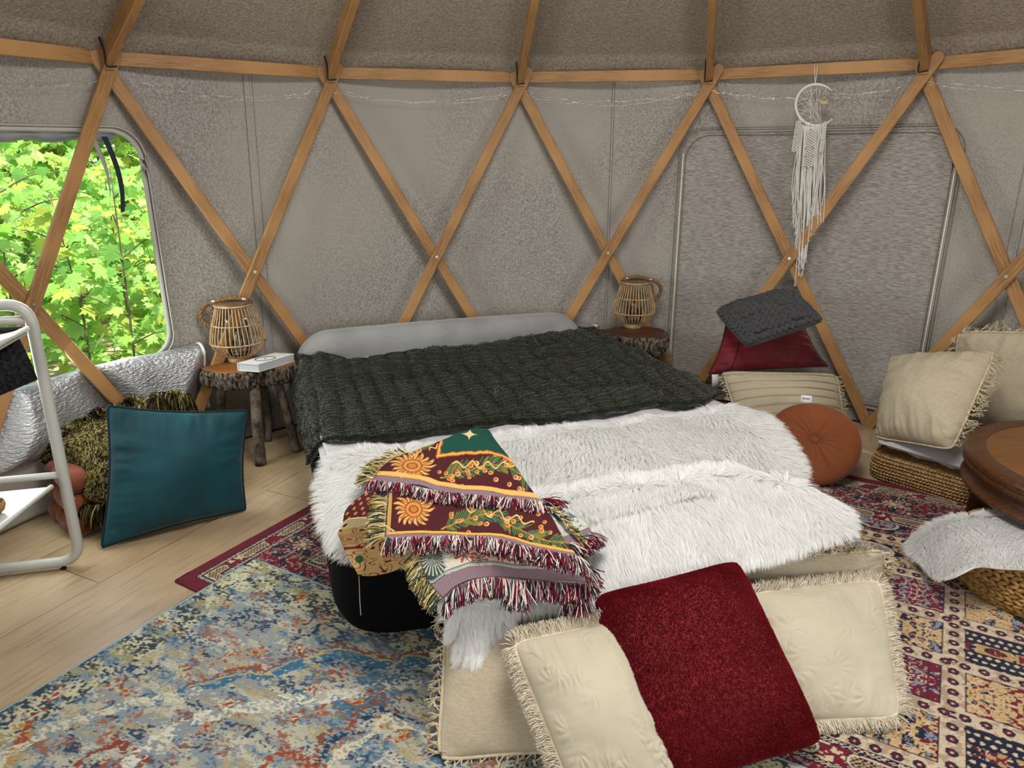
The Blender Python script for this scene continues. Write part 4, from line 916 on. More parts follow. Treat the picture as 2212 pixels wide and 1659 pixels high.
for ic in range(nc):
    for ir in range(nr+1):
        for sd in (-1, 1):
            cable = ic % 6 in (2, 3)
            a = (ic+.5+sd*.24)/nc; b_ = (ir+.3+(0 if not cable else .25*math.sin(ir*1.4)))/(nr+.6); a += .018*math.sin(ir*1.5)*(1 if cable else 0)
            a = min(max(a, .015), .985); b_ = min(max(b_, .015), .985)
            p, n_ = ksample(a, b_); p2, _ = ksample(min(a+.02, .999), b_); p3, _ = ksample(a, min(b_+.02, .999)); ex, ey = nrm(p2-p), nrm(p3-p)
            ang = sd*(.50 if not cable else .95)+rk.normal()*.08; dr = ey*math.cos(ang)+ex*math.sin(ang); pr = np.cross(n_, dr); sc = .0375*(1.05 if cable else .92)
            Cc.append(p+n_*.009); X.append(dr*sc*.82); Y.append(pr*sc*.36); Z.append(n_*sc*.42)
b = MB(); b.add(*lumps(Cc, X, Y, Z, 7, 8)); b.build('knit_stitches', M['char'], kc.root)
P, O = kc.edge('brtl', 26); T_ = nrm(np.gradient(P, axis=0)); k = len(P); b = MB()
b.add(*lumps(P+O*.004, T_*.024, O*.014, np.tile(kc.nrm, (k, 1))*.016, 6, 8)); b.build('knit_border', M['char'], kc.root)
# rust round cushion
def round_cushion():
    c = A3([1.565, 3.43, .19]); nn = nrm(A3([-.22, -.66, .72])); rr, th_ = .232, .13
    X_ = nrm(np.cross([0, 0, 1.], nn)); Y_ = np.cross(nn, X_); nr_, na = 40, 120; r = np.linspace(0, 1, nr_); a = np.linspace(0, 2*PI, na, endpoint=False); R2, A2 = np.meshgrid(r, a, indexing='ij')
    prof = np.sqrt(np.clip(1-R2**2.6, 0, 1))*th_/2; dim = .045*np.exp(-(R2/.16)**1.4); pl = .010*np.abs(np.sin(A2*9+.5*np.sin(A2*3)))**.6*np.exp(-((R2-.45)/.35)**2)*(.5+fbm(np.cos(A2)*3, np.sin(A2)*3, 0, 4))
    rad = rr*R2*(1+.012*np.sin(A2*3)); base = c+rad[..., None]*(np.cos(A2)[..., None]*X_+np.sin(A2)[..., None]*Y_)
    Fv = base+nn*(prof-dim-pl*(R2 > .05)+.006*(fbm(R2*4, A2*5, 0, 6)-.5)*np.clip((1-R2)*5, 0, 1))[..., None]; Bv = base-nn*(prof-dim-pl)[..., None]
    t = thing('round_cushion', 'rust orange round velvet cushion with a centre button leaning against the bed corner', 'cushion', (c[0], c[1], 0)); b = MB(); f = gridF(nr_, na, closed=True)
    Vv = np.concatenate([Fv.reshape(-1, 3), Bv.reshape(-1, 3)]); Vv[:, 2] = np.maximum(Vv[:, 2], .012)
    b.add(Vv, [f, f[:, ::-1]+nr_*na]); b.build('cover', M['rust'], t)
    b = MB(); q = c+nn*(th_/2-.034); b.add(*lumps(q, X_*.021, Y_*.021, nn*.011, 8, 20)); b.build('button', M['rust'], t)
    # printed tag standing up behind the top edge
    e = c+Y_*(rr-.004)+X_*(-.045); b = MB(); w, h = .027, .05
    Tq = A3([e-X_*w, e+X_*w, e+X_*w+Y_*h*.6+A3([0, 0, h*.3]), e-X_*w+Y_*h*.6+A3([0, 0, h*.3])]); b.add(Tq, A3([[0, 1, 2, 3]])); tg = b.build('sewn_label', bpy.data.materials['white_tag'], t); tg.modifiers.new('t', 'SOLIDIFY').thickness = .0015
    b = MB(); ux, uy = (Tq[1]-Tq[0]), (Tq[3]-Tq[0]); nq = nrm(np.cross(ux, uy)); nq = nq*np.sign(nq@nn); x0 = .14; rg = np.random.default_rng(2)
    while x0 < .84:
        w_ = rg.uniform(.015, .05); 
        b.add(A3([Tq[0]+ux*x0+uy*.42+nq*.002, Tq[0]+ux*(x0+w_)+uy*.42+nq*.002, Tq[0]+ux*(x0+w_)+uy*.66+nq*.002, Tq[0]+ux*x0+uy*.66+nq*.002]), A3([[0, 1, 2, 3]])); x0 += w_+rg.uniform(.015, .04)
    ob = b.build('printed_bars', M['black_iron'], t, smooth=False); ob.parent = tg; ob.location = (0, 0, 0); return t
round_cushion()
# ---------------------------------------------------------------- seat of cushions at the right
def obox(A_, B_, depth, z0, z1, bev=.02, n=1):
    """upright box whose front foot runs from A to B, going back by depth"""
    A_, B_ = A3([*A_[:2], 0]), A3([*B_[:2], 0]); u = nrm(B_-A_); v = A3([-u[1], u[0], 0]); return A_, B_, u, v
A_, B_ = P3(1864, 1040, .0), P3(2078, 1110, .0); u_ = nrm(B_-A_); v_ = A3([-u_[1], u_[0], 0]); Lb = .52
jute = mat('jute_braid', lin('#a3825a'), .95, lin('#6d5130'), 42, (1, 1, 1), .3, .7, bump=1, bscale=60, bdist=.01, spec=.05)
t = thing('jute_floor_cushion', 'flat rectangular braided jute floor cushion lying on the boards under the white pillow', 'floor cushion', tuple(A_))
cs = [A_, A_+u_*Lb, A_+u_*Lb+v_*.50, A_+v_*.50]; b = MB()
b.add(*rounded_slab([(.035, .004), (.008, .015), (.0, .07), (.008, .125), (.035, .145), (.2, .150)], .09, corners=[c[:2] for c in cs])); b.build('body', jute, t)
# braid rows round the sides
Cc, X, Y, Z = [], [], [], []; b0 = MB()
for lv in range(8):
    z = .014+lv*.0172; ins = .0+.012*abs(lv-3.5)**2/12; V_, _ = rounded_slab([(ins, z), (ins, z)], .09, corners=[c[:2] for c in cs]); V_ = V_[:len(V_)//2]; V_ = np.vstack([V_, V_[:1]]); d = np.r_[0, np.cumsum(np.linalg.norm(np.diff(V_, axis=0), axis=1))]
    s_ = np.arange(0, d[-1], .0165)+.008*(lv % 2); Q = np.stack([np.interp(s_, d, V_[:, q]) for q in range(3)], 1); T_ = nrm(np.gradient(Q, axis=0)); O = np.cross(T_, A3([0, 0, 1.])); ctr = (cs[0]+cs[2])/2; O = O*np.sign(((Q-ctr)*O).sum(1, keepdims=True)); sl_ = (.55 if lv % 2 else -.55)
    dr = nrm(T_+A3([0, 0, sl_])); Cc.append(Q+O*.003); X.append(dr*.0115); Y.append(np.cross(dr, O)*.0058); Z.append(O*.006)
b = MB(); b.add(*lumps(np.concatenate(Cc), np.concatenate(X), np.concatenate(Y), np.concatenate(Z), 5, 6)); b.build('braiding', mat('jute_plait', lin('#c09f74'), .95, lin('#8f7048'), 55, (1, 1, 1), .35, .65, spec=.05), t)
up_ = A3([0, 0, 1.])
cw = Cushion('white_pillow', 'thin white cotton pillow lying between the jute floor cushion and beige tasselled cushion', 'pillow', (A_+u_*.03-v_*.015+up_*.212, A_+u_*.54-v_*.03+up_*.205, A_+u_*.52+v_*.42+up_*.22, A_+u_*.04+v_*.42+up_*.22), .15, M['white_cotton'], pinch=.04, wr=.010, seed=29, base=.151, crease=.02)
cw.piping(M['white_cotton'], .003)
c_ = Cushion('tasselled_cushion', 'large beige tasselled cushion propped up on the white pillow beside the round wooden table', 'cushion', (P3(1888, 955, .22), P3(2055, 985, .31), P3(2152, 772, .71), P3(1925, 780, .57)), .32, M['beige'], pinch=.02, wr=.014, wsc=6, seed=31, n=90, crease=.035)
c_.tassels(M['beige_trim'], 'r', step=.024, ln=.055, seed=12); c_.piping(M['beige_trim'], .005)
c_ = Cushion('tasselled_cushion', 'large beige tasselled cushion leaning on the wall, rearmost at the right edge', 'cushion', [clampr(q_, .16) for q_ in (P3(2065, 950, .08), P3(2330, 960, .08), onwall(2340., 735., R-.16), P3(2072, 728, .70))], .20, M['beige'], pinch=.02, wr=.012, seed=33, n=70, crease=.02)
c_.tassels(M['beige_trim'], 'lt', step=.030, ln=.045, seed=14)
# ================================================================ tapestry throw (woven picture, painted per vertex)
def tap_paint(G, kind):
    x, y = G[..., 0].ravel(), G[..., 1].ravel(); mar = '#4c2428'
    C = np.tile(A3(lin(mar)), (len(x), 1)); w1 = fbm(x*.12, y*.12, 0, 3)-.5; w2 = fbm(x*.12, y*.12, 0, 4)-.5; xx, yy = x+w1*5, y+w2*5
    def sunb(cx, cy, rx, ry, face=True):
        dx, dy = (x-cx)/rx, (y-cy)/ry; r = np.hypot(dx, dy); a = np.arctan2(dy, dx)
        ray_ = .52+.50*np.abs(np.cos(a*9+.9*np.sin(r*7)))**.8*(.85+.2*np.cos(a*5+1))
        put(C, (r < ray_), '#b5763c'); put(C, (r < ray_*.93) & (np.cos(a*18+1.8*np.sin(r*7)) > .1), '#d8a868'); put(C, (r < ray_*.85) & (np.cos(a*27+1.5) > .75), '#7c3a22')
        put(C, (r < .42) & (r > .37), '#8a4426'); put(C, (r < .37), '#c78b4b'); put(C, (np.hypot(dx, dy*1.15) < .24), '#8f4a28'); put(C, (np.hypot(dx, dy*1.15) < .17), '#b9763c')
    def ln(pts, w, c, wb=True):
        put(C, segd(xx if wb else x, yy if wb else y, spline(A3(pts, ) if False else np.asarray(pts, float), max(12, len(pts)*6))) < w, c)
    def branch(pts, sd, n=60, sp=24):
        r = np.random.default_rng(sd); Q = spline(np.asarray(pts, float), 60); ln(pts, 1.6, '#b08b3c')
        for k in range(n):
            i = r.integers(2, 58); t_ = Q[i+1]-Q[i-1]; t_ = t_/np.linalg.norm(t_); s = 1 if r.random() < .5 else -1; nd = A3([-t_[1], t_[0]])*s; L = r.uniform(.5, 1)*sp*(1 if s < 0 else .8)*(1-.3*i/58)
            e = Q[i]+(nd*.75+t_*.8)*L; c_ = ('#27473d', '#2a4f44', '#6f6c35', '#33553c')[k % 4]; mx = (Q[i]+e)/2; d = (e-Q[i])/np.linalg.norm(e-Q[i]); al = (x-mx[0])*d[0]+(y-mx[1])*d[1]; ac = -(x-mx[0])*d[1]+(y-mx[1])*d[0]
            h = L*.55; put(C, (np.abs(al) < h) & (np.abs(ac) < 3.2*(1-(al/h)**2)), c_); put(C, (np.abs(al) < h*.9) & (np.abs(ac) < .45), '#8f8545')
        for k in range(n//4):
            i = r.integers(4, 56); p = Q[i]+r.normal(size=2)*A3([sp*.35, sp*.5]); q = np.hypot(x-p[0], (y-p[1])*1.15); s = r.uniform(4.2, 5.8); put(C, q < s, '#d9a760' if k % 3 else '#e0b893'); put(C, np.hypot(x-p[0]+.8, (y-p[1])*1.15+.5) < s*.72, '#b8622f')
    def wavy(x0, y0, x1, y1, amp, per, w, c):
        t = np.clip(((x-x0)*(x1-x0)+(y-y0)*(y1-y0))/((x1-x0)**2+(y1-y0)**2), 0, 1); L = math.hypot(x1-x0, y1-y0); dd = ((x-x0)*(y1-y0)-(y-y0)*(x1-x0))/L
        put(C, (t > 0) & (t < 1) & (np.abs(dd-amp*np.sin(t*L/per*2*PI)*np.sin(PI*t)**.3) < w), c)
    if kind == 'top':
        g = (yy < np.interp(x, [940, 945, 1000, 1050, 1085, 1110], [984, 984, 976, 974, 985, 1000])) & (x > np.interp(y, [920, 955, 985], [960, 953, 944]))
        sunb(888, 1003, 52, 33); branch([(950, 1030), (1000, 1016), (1060, 1002), (1110, 1018), (1140, 1045)], 3, 120, 36); branch([(880, 975), (905, 968), (935, 958)], 6, 20, 12)
        wavy(975, 1000, 1110, 1005, 7, 34, 1.8, '#d9b070'); wavy(925, 972, 945, 960, 4, 20, 1.6, '#d9b070')
        put(C, g, '#1f4a3f')
        bd = segd(xx, yy, [(951, 953), (944, 984), (1000, 977), (1050, 975), (1085, 986), (1112, 1003)]); put(C, bd < 4, '#b4672f'); put(C, bd < 1.7, '#dba85a')
        # four pointed star
        dx, dy = x-1013, (y-937)*1.05; dx, dy = dx*.98+dy*.12, dy*.98-dx*.12; put(C, (np.abs(dx)/21)**.5+(np.abs(dy)/16)**.5 < 1, '#d8c08c')
        hem = segd(xx*.3+x*.7, y, [(815, 1019), (860, 1023), (900, 1027), (945, 1042), (1000, 1053), (1060, 1056), (1120, 1062), (1160, 1070)]); put(C, hem < 5.2, '#d3a258'); put(C, hem < 3.2, '#d9ad68')
        lo = y > np.interp(x, [790, 815, 860, 900, 945, 1000, 1060, 1120, 1170], [1022, 1025, 1029, 1033, 1048, 1059, 1062, 1068, 1077]); put(C, lo, '#857079')
    if kind == 'mid':
        sunb(890, 1098, 45, 38); branch([(950, 1140), (1000, 1120), (1060, 1110), (1110, 1140), (1170, 1165), (1225, 1172)], 9, 150, 38); wavy(985, 1090, 1150, 1130, 8, 40, 1.8, '#d9b070')
        le = x < np.interp(y, [1060, 1150], [845, 838]); put(C, le, '#b9924f'); put(C, x < np.interp(y, [1060, 1150], [838, 831]), '#a59a7a')
        hem = segd(x, y, [(836, 1148), (900, 1146), (960, 1146), (1020, 1150), (1080, 1156), (1140, 1172), (1200, 1182), (1240, 1191)]); lo = y > np.interp(x, [830, 960, 1020, 1080, 1140, 1200, 1245], [1151, 1149, 1153, 1159, 1175, 1185, 1194]); put(C, lo, '#857079'); put(C, hem < 2.6, '#d8a54a')
    if kind == 'low':
        C[:] = lin('#c9c0b2')
        for cx, cy, s in ((1000, 1197, 26), (1030, 1207, 20), (1080, 1195, 26), (1110, 1200, 22), (1180, 1210, 22)):
            dx, dy = (x-cx)/s, (y-cy)/s*1.3; r = np.hypot(dx, dy); a = np.arctan2(dy, dx); put(C, (r < .55+.45*np.abs(np.cos(a*3.5))) & (np.cos(a*9+cx) > -.2), '#a8503c'); put(C, (r < .4) & (np.cos(a*11) > .2), '#4b5560')
        put(C, x < np.interp(y, [1180, 1250], [945, 962])+w1*10, '#35443f'); dx, dy = (x-930)/36, (y-1205)/40; r = np.hypot(dx, dy); a = np.arctan2(dy, dx); put(C, (r < 1) & (np.cos(a*24) > .1), '#a9aca0')
        hy = np.interp(x, [930, 960, 1010, 1060, 1120, 1180, 1250], [1262, 1240, 1222, 1218, 1226, 1232, 1240]); put(C, (y > hy-9) & (y < hy-2), '#6f7f80'); put(C, (y > hy-5) & (y < hy-3), '#c9c0b2'); put(C, y > hy, '#857079')
    if kind == 'right':
        C[:] = lin('#c2c3b8'); put(C, (np.abs(fbm(x*.1, y*.1, 0, 9)-.5) < .04), '#6d8077'); d = segd(x, y, [(1165, 1090), (1205, 1120), (1250, 1110)]); put(C, d < 6, '#5f7374'); put(C, (y > np.interp(x, [1200, 1275], [1165, 1135])), '#857079')
    if kind == 'roll':
        C[:] = lin(mar); put(C, (np.sin(x*.35+y*.2)*np.sin(y*.3) > .5), '#b5763c')
    if kind == 'side':
        C[:] = lin('#b79a70'); n = fbm(x*.02+5, y*.05, 0, 5, 2); put(C, np.abs(((n*9) % 1)-.5) < .10, '#71291f'); put(C, np.abs(((n*9+.35) % 1)-.5) < .07, '#c9a24f'); put(C, y < np.interp(x, [725, 800, 900], [1140, 1128, 1170]), '#cdbb92'); put(C, (np.hypot(x-771, y-1205) < 9), '#33513a')
    # weave: alternate yarn tones
    C *= (1+.10*np.sign(np.sin(x*2.6)*np.sin(y*2.6))+.14*(fbm(x*.6, y*.6, 0, 2)-.5))[:, None]
    return np.clip(C, 0, 1)
M['tap'] = mat('woven_tapestry', vcol=True, rough=.92, spec=.06, bump=.6, bscale=420, bdist=.003)
tap = thing('tapestry_throw', 'folded maroon, green and cream tapestry throw with suns and fringes lying on the fur', 'throw blanket', tuple(P3(1000, 1100, .5)))
def tpanel(kind, bot, top, left, right, nu, nv, amp=.012, seed=1, name='woven_panel'):
    G, P = drape(bot, top, left, right, nu, nv); P[..., 2] += amp*(fbm(P[..., 0]*7, P[..., 1]*7, 0, seed)-.5)*1.6
    b = MB(); b.add(P.reshape(-1, 3), gridF(nv, nu), col=tap_paint(G, kind)); o = b.build(name, M['tap'], tap); md = o.modifiers.new('t', 'SOLIDIFY'); md.thickness = .006; md.offset = -1; return G, P
def tfringe(line, d, L, n, cols, seed, name='fringe', spread=.30, droop=.5):
    """line: (px,py,z) run; d: outward direction in world axes"""
    rng = np.random.default_rng(seed); q = spline(np.asarray(line, float), 200); P = onz(q[:, 0], q[:, 1], q[:, 2]); i = rng.uniform(0, 198.9, n); j = i.astype(int); f = (i-j)[:, None]; p = P[j]*(1-f)+P[j+1]*f
    g = np.floor(i/3.2); gd = np.stack([_h(g.astype(int), g.astype(int)*0, g.astype(int)*0, seed+k)-.5 for k in range(3)], 1)
    dd = nrm(nrm(A3(d))[None]+gd*spread*2+rng.normal(size=(n, 3))*.10); d2 = nrm(dd+A3([0, 0, -droop])+rng.normal(size=(n, 3))*.18); Ln = L*rng.uniform(.75, 1.1, (n, 1))
    Pt = np.stack([p, p+dd*Ln*.35, p+dd*Ln*.35+nrm(dd+d2)*Ln*.3, p+dd*Ln*.35+nrm(dd+d2)*Ln*.3+d2*Ln*.35], 1)
    cc = A3([lin(c) for c in cols])[rng.integers(0, len(cols), n)]*rng.uniform(.8, 1.15, (n, 1)); b = MB(); b.add(*strands(Pt, A3([.0018, .0019, .0018, .0013]), 4), col=np.repeat(cc, 16, 0)); b.build(name, M['yarn'], tap, kind='stuff')
M['yarn'] = mat('fringe_yarn', vcol=True, rough=.95, spec=.05)
mixc = ['#7a1730', '#7a1730', '#d8d2c8', '#d8d2c8', '#2c3d40', '#4a1a2c', '#857079']; tanc = ['#c3a45a', '#c8b68c', '#2f4238', '#d8cfb8', '#8f8140', '#39484a']
# hanging side and roll at the left
tpanel('side', [(768, 1240, 0.355), (810, 1238, 0.360), (858, 1224, 0.380), (892, 1180, 0.440)], [(727, 1150, 0.465), (745, 1118, 0.505), (800, 1118, 0.535), (850, 1150, 0.525)], [(768, 1240, 0.355), (742, 1190, 0.390), (727, 1150, 0.465)], [(892, 1180, 0.440), (870, 1165, 0.495), (850, 1150, 0.525)], 130, 90, .01, 2, 'hanging_side')
tpanel('roll', [(735, 1132, 0.485), (765, 1118, 0.505), (808, 1120, 0.525), (830, 1135, 0.525)], [(762, 1078, 0.530), (785, 1062, 0.540), (812, 1062, 0.545), (835, 1080, 0.545)], [(735, 1132, 0.485), (742, 1100, 0.515), (762, 1078, 0.530)], [(830, 1135, 0.525), (832, 1100, 0.535), (835, 1080, 0.545)], 90, 70, .006, 4, 'rolled_fold')
tpanel('low', [(950, 1290, .41), (985, 1262, .43), (1040, 1246, .44), (1110, 1250, .44), (1180, 1256, .44), (1262, 1262, .44)], [(895, 1170, .505), (980, 1165, .515), (1080, 1165, .52), (1160, 1180, .515), (1235, 1195, .51)], [(950, 1290, .41), (915, 1245, .45), (895, 1170, .505)], [(1262, 1262, .44), (1262, 1225, .48), (1235, 1195, .51)], 240, 100, .012, 6)
tpanel('right', [(1170, 1160, .52), (1225, 1178, .515), (1275, 1150, .50)], [(1130, 1080, .53), (1175, 1085, .53), (1232, 1112, .51)], [(1170, 1160, .52), (1140, 1110, .53), (1130, 1080, .53)], [(1275, 1150, .50), (1262, 1130, .50), (1232, 1112, .51)], 110, 90, .008, 7)
tpanel('mid', [(828, 1158, .525), (900, 1156, .53), (960, 1155, .53), (1020, 1158, .53), (1080, 1166, .53), (1140, 1182, .53), (1200, 1192, .525), (1246, 1204, .52)], [(838, 1062, .545), (900, 1060, .545), (1000, 1068, .55), (1100, 1075, .545), (1170, 1082, .54)], [(828, 1158, .525), (833, 1110, .535), (838, 1062, .545)], [(1246, 1204, .52), (1205, 1150, .53), (1170, 1082, .54)], 420, 180, .012, 8)
tpanel('top', [(800, 1034, .56), (860, 1040, .565), (900, 1044, .565), (945, 1058, .565), (1000, 1068, .565), (1060, 1071, .565), (1120, 1077, .56), (1166, 1083, .555)], [(1004, 927, .575), (1030, 921, .585), (1052, 925, .585), (1064, 944, .58)], [(800, 1034, .56), (822, 1005, .57), (850, 985, .575), (905, 968, .575), (955, 948, .58), (1004, 927, .575)], [(1166, 1083, .555), (1130, 1035, .57), (1095, 985, .58), (1064, 944, .58)], 420, 260, .014, 9)
T1 = A3([.05, -1, -.25])
tfringe([(795, 1032, .562), (860, 1040, .567), (945, 1058, .567), (1060, 1071, .567), (1170, 1083, .557)], T1, .056, 1500, mixc, 1)
tfringe([(828, 1158, .527), (960, 1155, .532), (1000, 1155, .53)], T1, .060, 560, mixc, 2)
tfringe([(1022, 1155, .532), (1080, 1166, .532), (1140, 1182, .532), (1246, 1204, .522)], T1, .060, 900, mixc, 3)
tfringe([(1246, 1204, .52), (1262, 1235, .49), (1258, 1262, .44)], A3([.5, -.8, -.3]), .06, 420, mixc, 4)
tfringe([(955, 1290, .41), (985, 1264, .432), (1040, 1247, .442), (1110, 1251, .442), (1180, 1257, .442), (1258, 1263, .442)], A3([0, -.9, -.6]), .062, 1300, mixc, 5)
tfringe([(1215, 1285, .40), (1255, 1275, .42)], A3([.05, -.7, -.8]), .08, 260, mixc, 6)
tfringe([(1090, 1250, .445), (1130, 1255, .445)], A3([.05, -.8, -.5]), .09, 200, mixc, 16)
tfringe([(1225, 1176, .52), (1275, 1150, .502)], A3([.75, -.5, -.3]), .06, 380, mixc, 7)
tfringe([(1165, 1078, .55), (1190, 1080, .545)], A3([.9, -.3, -.1]), .06, 120, mixc, 8)
tfringe([(1180, 1095, .535), (1215, 1130, .535), (1246, 1170, .525)], A3([.55, -.5, .1]), .035, 420, tanc, 9)
tfringe([(834, 1068, .548), (830, 1110, .537), (826, 1158, .527)], A3([-1, -.25, -.1]), .062, 520, tanc, 10, spread=.4)
tfringe([(850, 985, .577), (822, 1005, .572), (800, 1034, .562)], A3([-1, .15, -.1]), .065, 420, tanc, 11, spread=.4)
tfringe([(880, 975, .577), (850, 985, .577)], A3([-.7, .7, -.1]), .06, 160, tanc, 12, spread=.4)
tfringe([(898, 1175, .50), (912, 1235, .455), (948, 1290, .41)], A3([-.6, -.6, -.5]), .06, 520, tanc, 13, spread=.4)
b = MB(); q = spline([P3(770, 1240, .335), P3(772, 1262, .30)+A3([0, -.01, 0]), P3(771, 1290, .262), P3(773, 1325, .22)], 30); b.add(*tube(q, .0014, 5)); b.build('loose_thread', mat('loose_yarn', lin('#b9b0a0'), .9), tap)
# ================================================================ round wooden table
M['walnut'] = mat('walnut_wood', lin('#573319'), .38, lin('#371d0d'), 5, (2, 14, 14), .35, .7, bump=.08, bscale=14, bstretch=(2, 16, 16), spec=.45, detail=5)
M['oakinlay'] = mat('oak_inlay', lin('#7d5226'), .4, lin('#633d18'), 4, (1.5, 18, 10), .35, .7, spec=.45, detail=5)
tc_ = A3([2.476, 2.667, 0]); tb = thing('round_table', 'low round dark wooden table with a paler inlaid top at the right edge', 'table', tuple(tc_))
def lth(name, prof, m, k=96, caps=False): b = MB(); b.add(*lathe(prof, tc_, k, caps)); return b.build(name, m, tb)
lth('top_rim', [(.456, .395), (.456, .400), (.458, .401), (.52, .401), (.532, .398), (.537, .390), (.537, .368), (.530, .362), (.534, .356), (.534, .340), (.520, .334), (.45, .334)], M['walnut'])
lth('inlay', [(.0005, .3985), (.20, .3985), (.4555, .3985)], M['oakinlay'])
lth('apron', [(.50, .335), (.498, .33), (.495, .29), (.50, .285), (.505, .275), (.525, .270), (.532, .262), (.528, .250), (.515, .245), (.45, .243), (.0005, .243)], M['walnut'])
for k in range(4):
    a = math.atan2(.385, -.30)+k*PI/2; d = A3([math.cos(a), math.sin(a), 0]); s_ = A3([-d[1], d[0], 0]); Rm = np.stack([d, s_, A3([0, 0, 1.])], 1)
    b = MB(); b.add(*box(tc_+d*.503+A3([0, 0, .303]), (.022, .075, .066), Rm))
    for du in (-.026, .026): b.add(*box(tc_+d*.516+s_*du+A3([0, 0, .303]), (.010, .012, .060), Rm))
    for dz in (-.024, .024): b.add(*box(tc_+d*.516+A3([0, 0, .303+dz]), (.010, .060, .010), Rm))
    b.build('carved_panel', M['walnut'], tb, smooth=False)
    b = MB(); b.add(*box(tc_+d*.28+A3([0, 0, .06]), (.36, .075, .09), Rm)); b.add(*box(tc_+d*.435+A3([0, 0, .062]), (.095, .10, .095), Rm)); b.add(*box(tc_+d*.435+A3([0, 0, .114]), (.108, .113, .012), Rm)); b.add(*box(tc_+d*.435+A3([0, 0, .018]), (.105, .11, .012), Rm))
    o_ = b.build('foot', M['walnut'], tb, smooth=False); bv = o_.modifiers.new('b', 'BEVEL'); bv.width = .005; bv.segments = 2
lth('pedestal', [(.14, .05), (.15, .08), (.12, .11), (.085, .14), (.09, .19), (.14, .225), (.17, .245)], M['walnut'], 40)
# ================================================================ woven pouf with fur
pc = A3([2.11, 2.42, 0]); pr, ph_ = .345, .185
pf = thing('woven_pouf', 'low round water hyacinth pouf under the white fur at the right edge', 'pouf', tuple(pc))
hya = mat('hyacinth', lin('#b08d58'), .75, lin('#7d5c30'), 30, (1, 1, 1), .35, .68, spec=.2, bump=.6, bscale=90)
pp = [(pr-.06, .008), (pr-.02, .014), (pr, .05), (pr+.004, .09), (pr, .135), (pr-.02, .17), (pr-.06, ph_), (.18, ph_+.004), (.001, ph_+.006)]
b = MB(); b.add(*lathe(pp, pc, 72)); b.build('core', mat('hyacinth_core', lin('#5d4423'), .9), pf)
Q = spline(A3(pp), 200); d = np.r_[0, np.cumsum(np.linalg.norm(np.diff(Q, axis=0), axis=1))]; Cc, X, Y, Z = [], [], [], []; row = 0; s0 = .01
while s0 < d[-1]-.02:
    r_q, z_q = np.interp(s0, d, Q[:, 0]), np.interp(s0, d, Q[:, 1]); r2_, z2_ = np.interp(s0+.004, d, Q[:, 0]), np.interp(s0+.004, d, Q[:, 1]); tv = nrm(A3([r2_-r_q, z2_-z_q])); n_ = max(6, int(2*PI*r_q/.030)); a = (np.arange(n_)+.5*(row % 2))/n_*2*PI
    er = np.stack([np.cos(a), np.sin(a), 0*a], 1); et = np.stack([-np.sin(a), np.cos(a), 0*a], 1); up_v = er*tv[0]+A3([0, 0, tv[1]]); no = er*tv[1]-A3([0, 0, tv[0]]); dr = nrm(et+up_v*(.38 if row % 2 else -.38))
    Cc.append(pc+er*r_q+A3([0, 0, z_q])+no*.004); X.append(dr*.0215); Y.append(np.cross(dr, no)*.0088); Z.append(no*.009); s0 += .0165; row += 1
b = MB(); b.add(*lumps(np.concatenate(Cc), np.concatenate(X), np.concatenate(Y), np.concatenate(Z), 6, 7)); b.build('weave', hya, pf)
fur_rug('fur_rug', 'short white fur skin draped over the woven pouf and spilling onto the patterned rug',
        [(1968, 1215, .035), (2000, 1245, .07), (2038, 1262, .13), (2070, 1252, .17), (2100, 1240, .19), (2150, 1238, .20), (2230, 1245, .21), (2330, 1260, .21)],
        [(1972, 1172, .04), (2005, 1150, .10), (2055, 1134, .17), (2120, 1124, .20), (2212, 1122, .205), (2330, 1130, .205)],
        [(1968, 1215, .035), (1964, 1190, .037), (1972, 1172, .04)], [(2330, 1260, .21), (2335, 1200, .21), (2330, 1130, .205)], 70, 36, 60000, .05, A3([-.6, -.7, 0]), 61, bedfit=False, lift=.45)
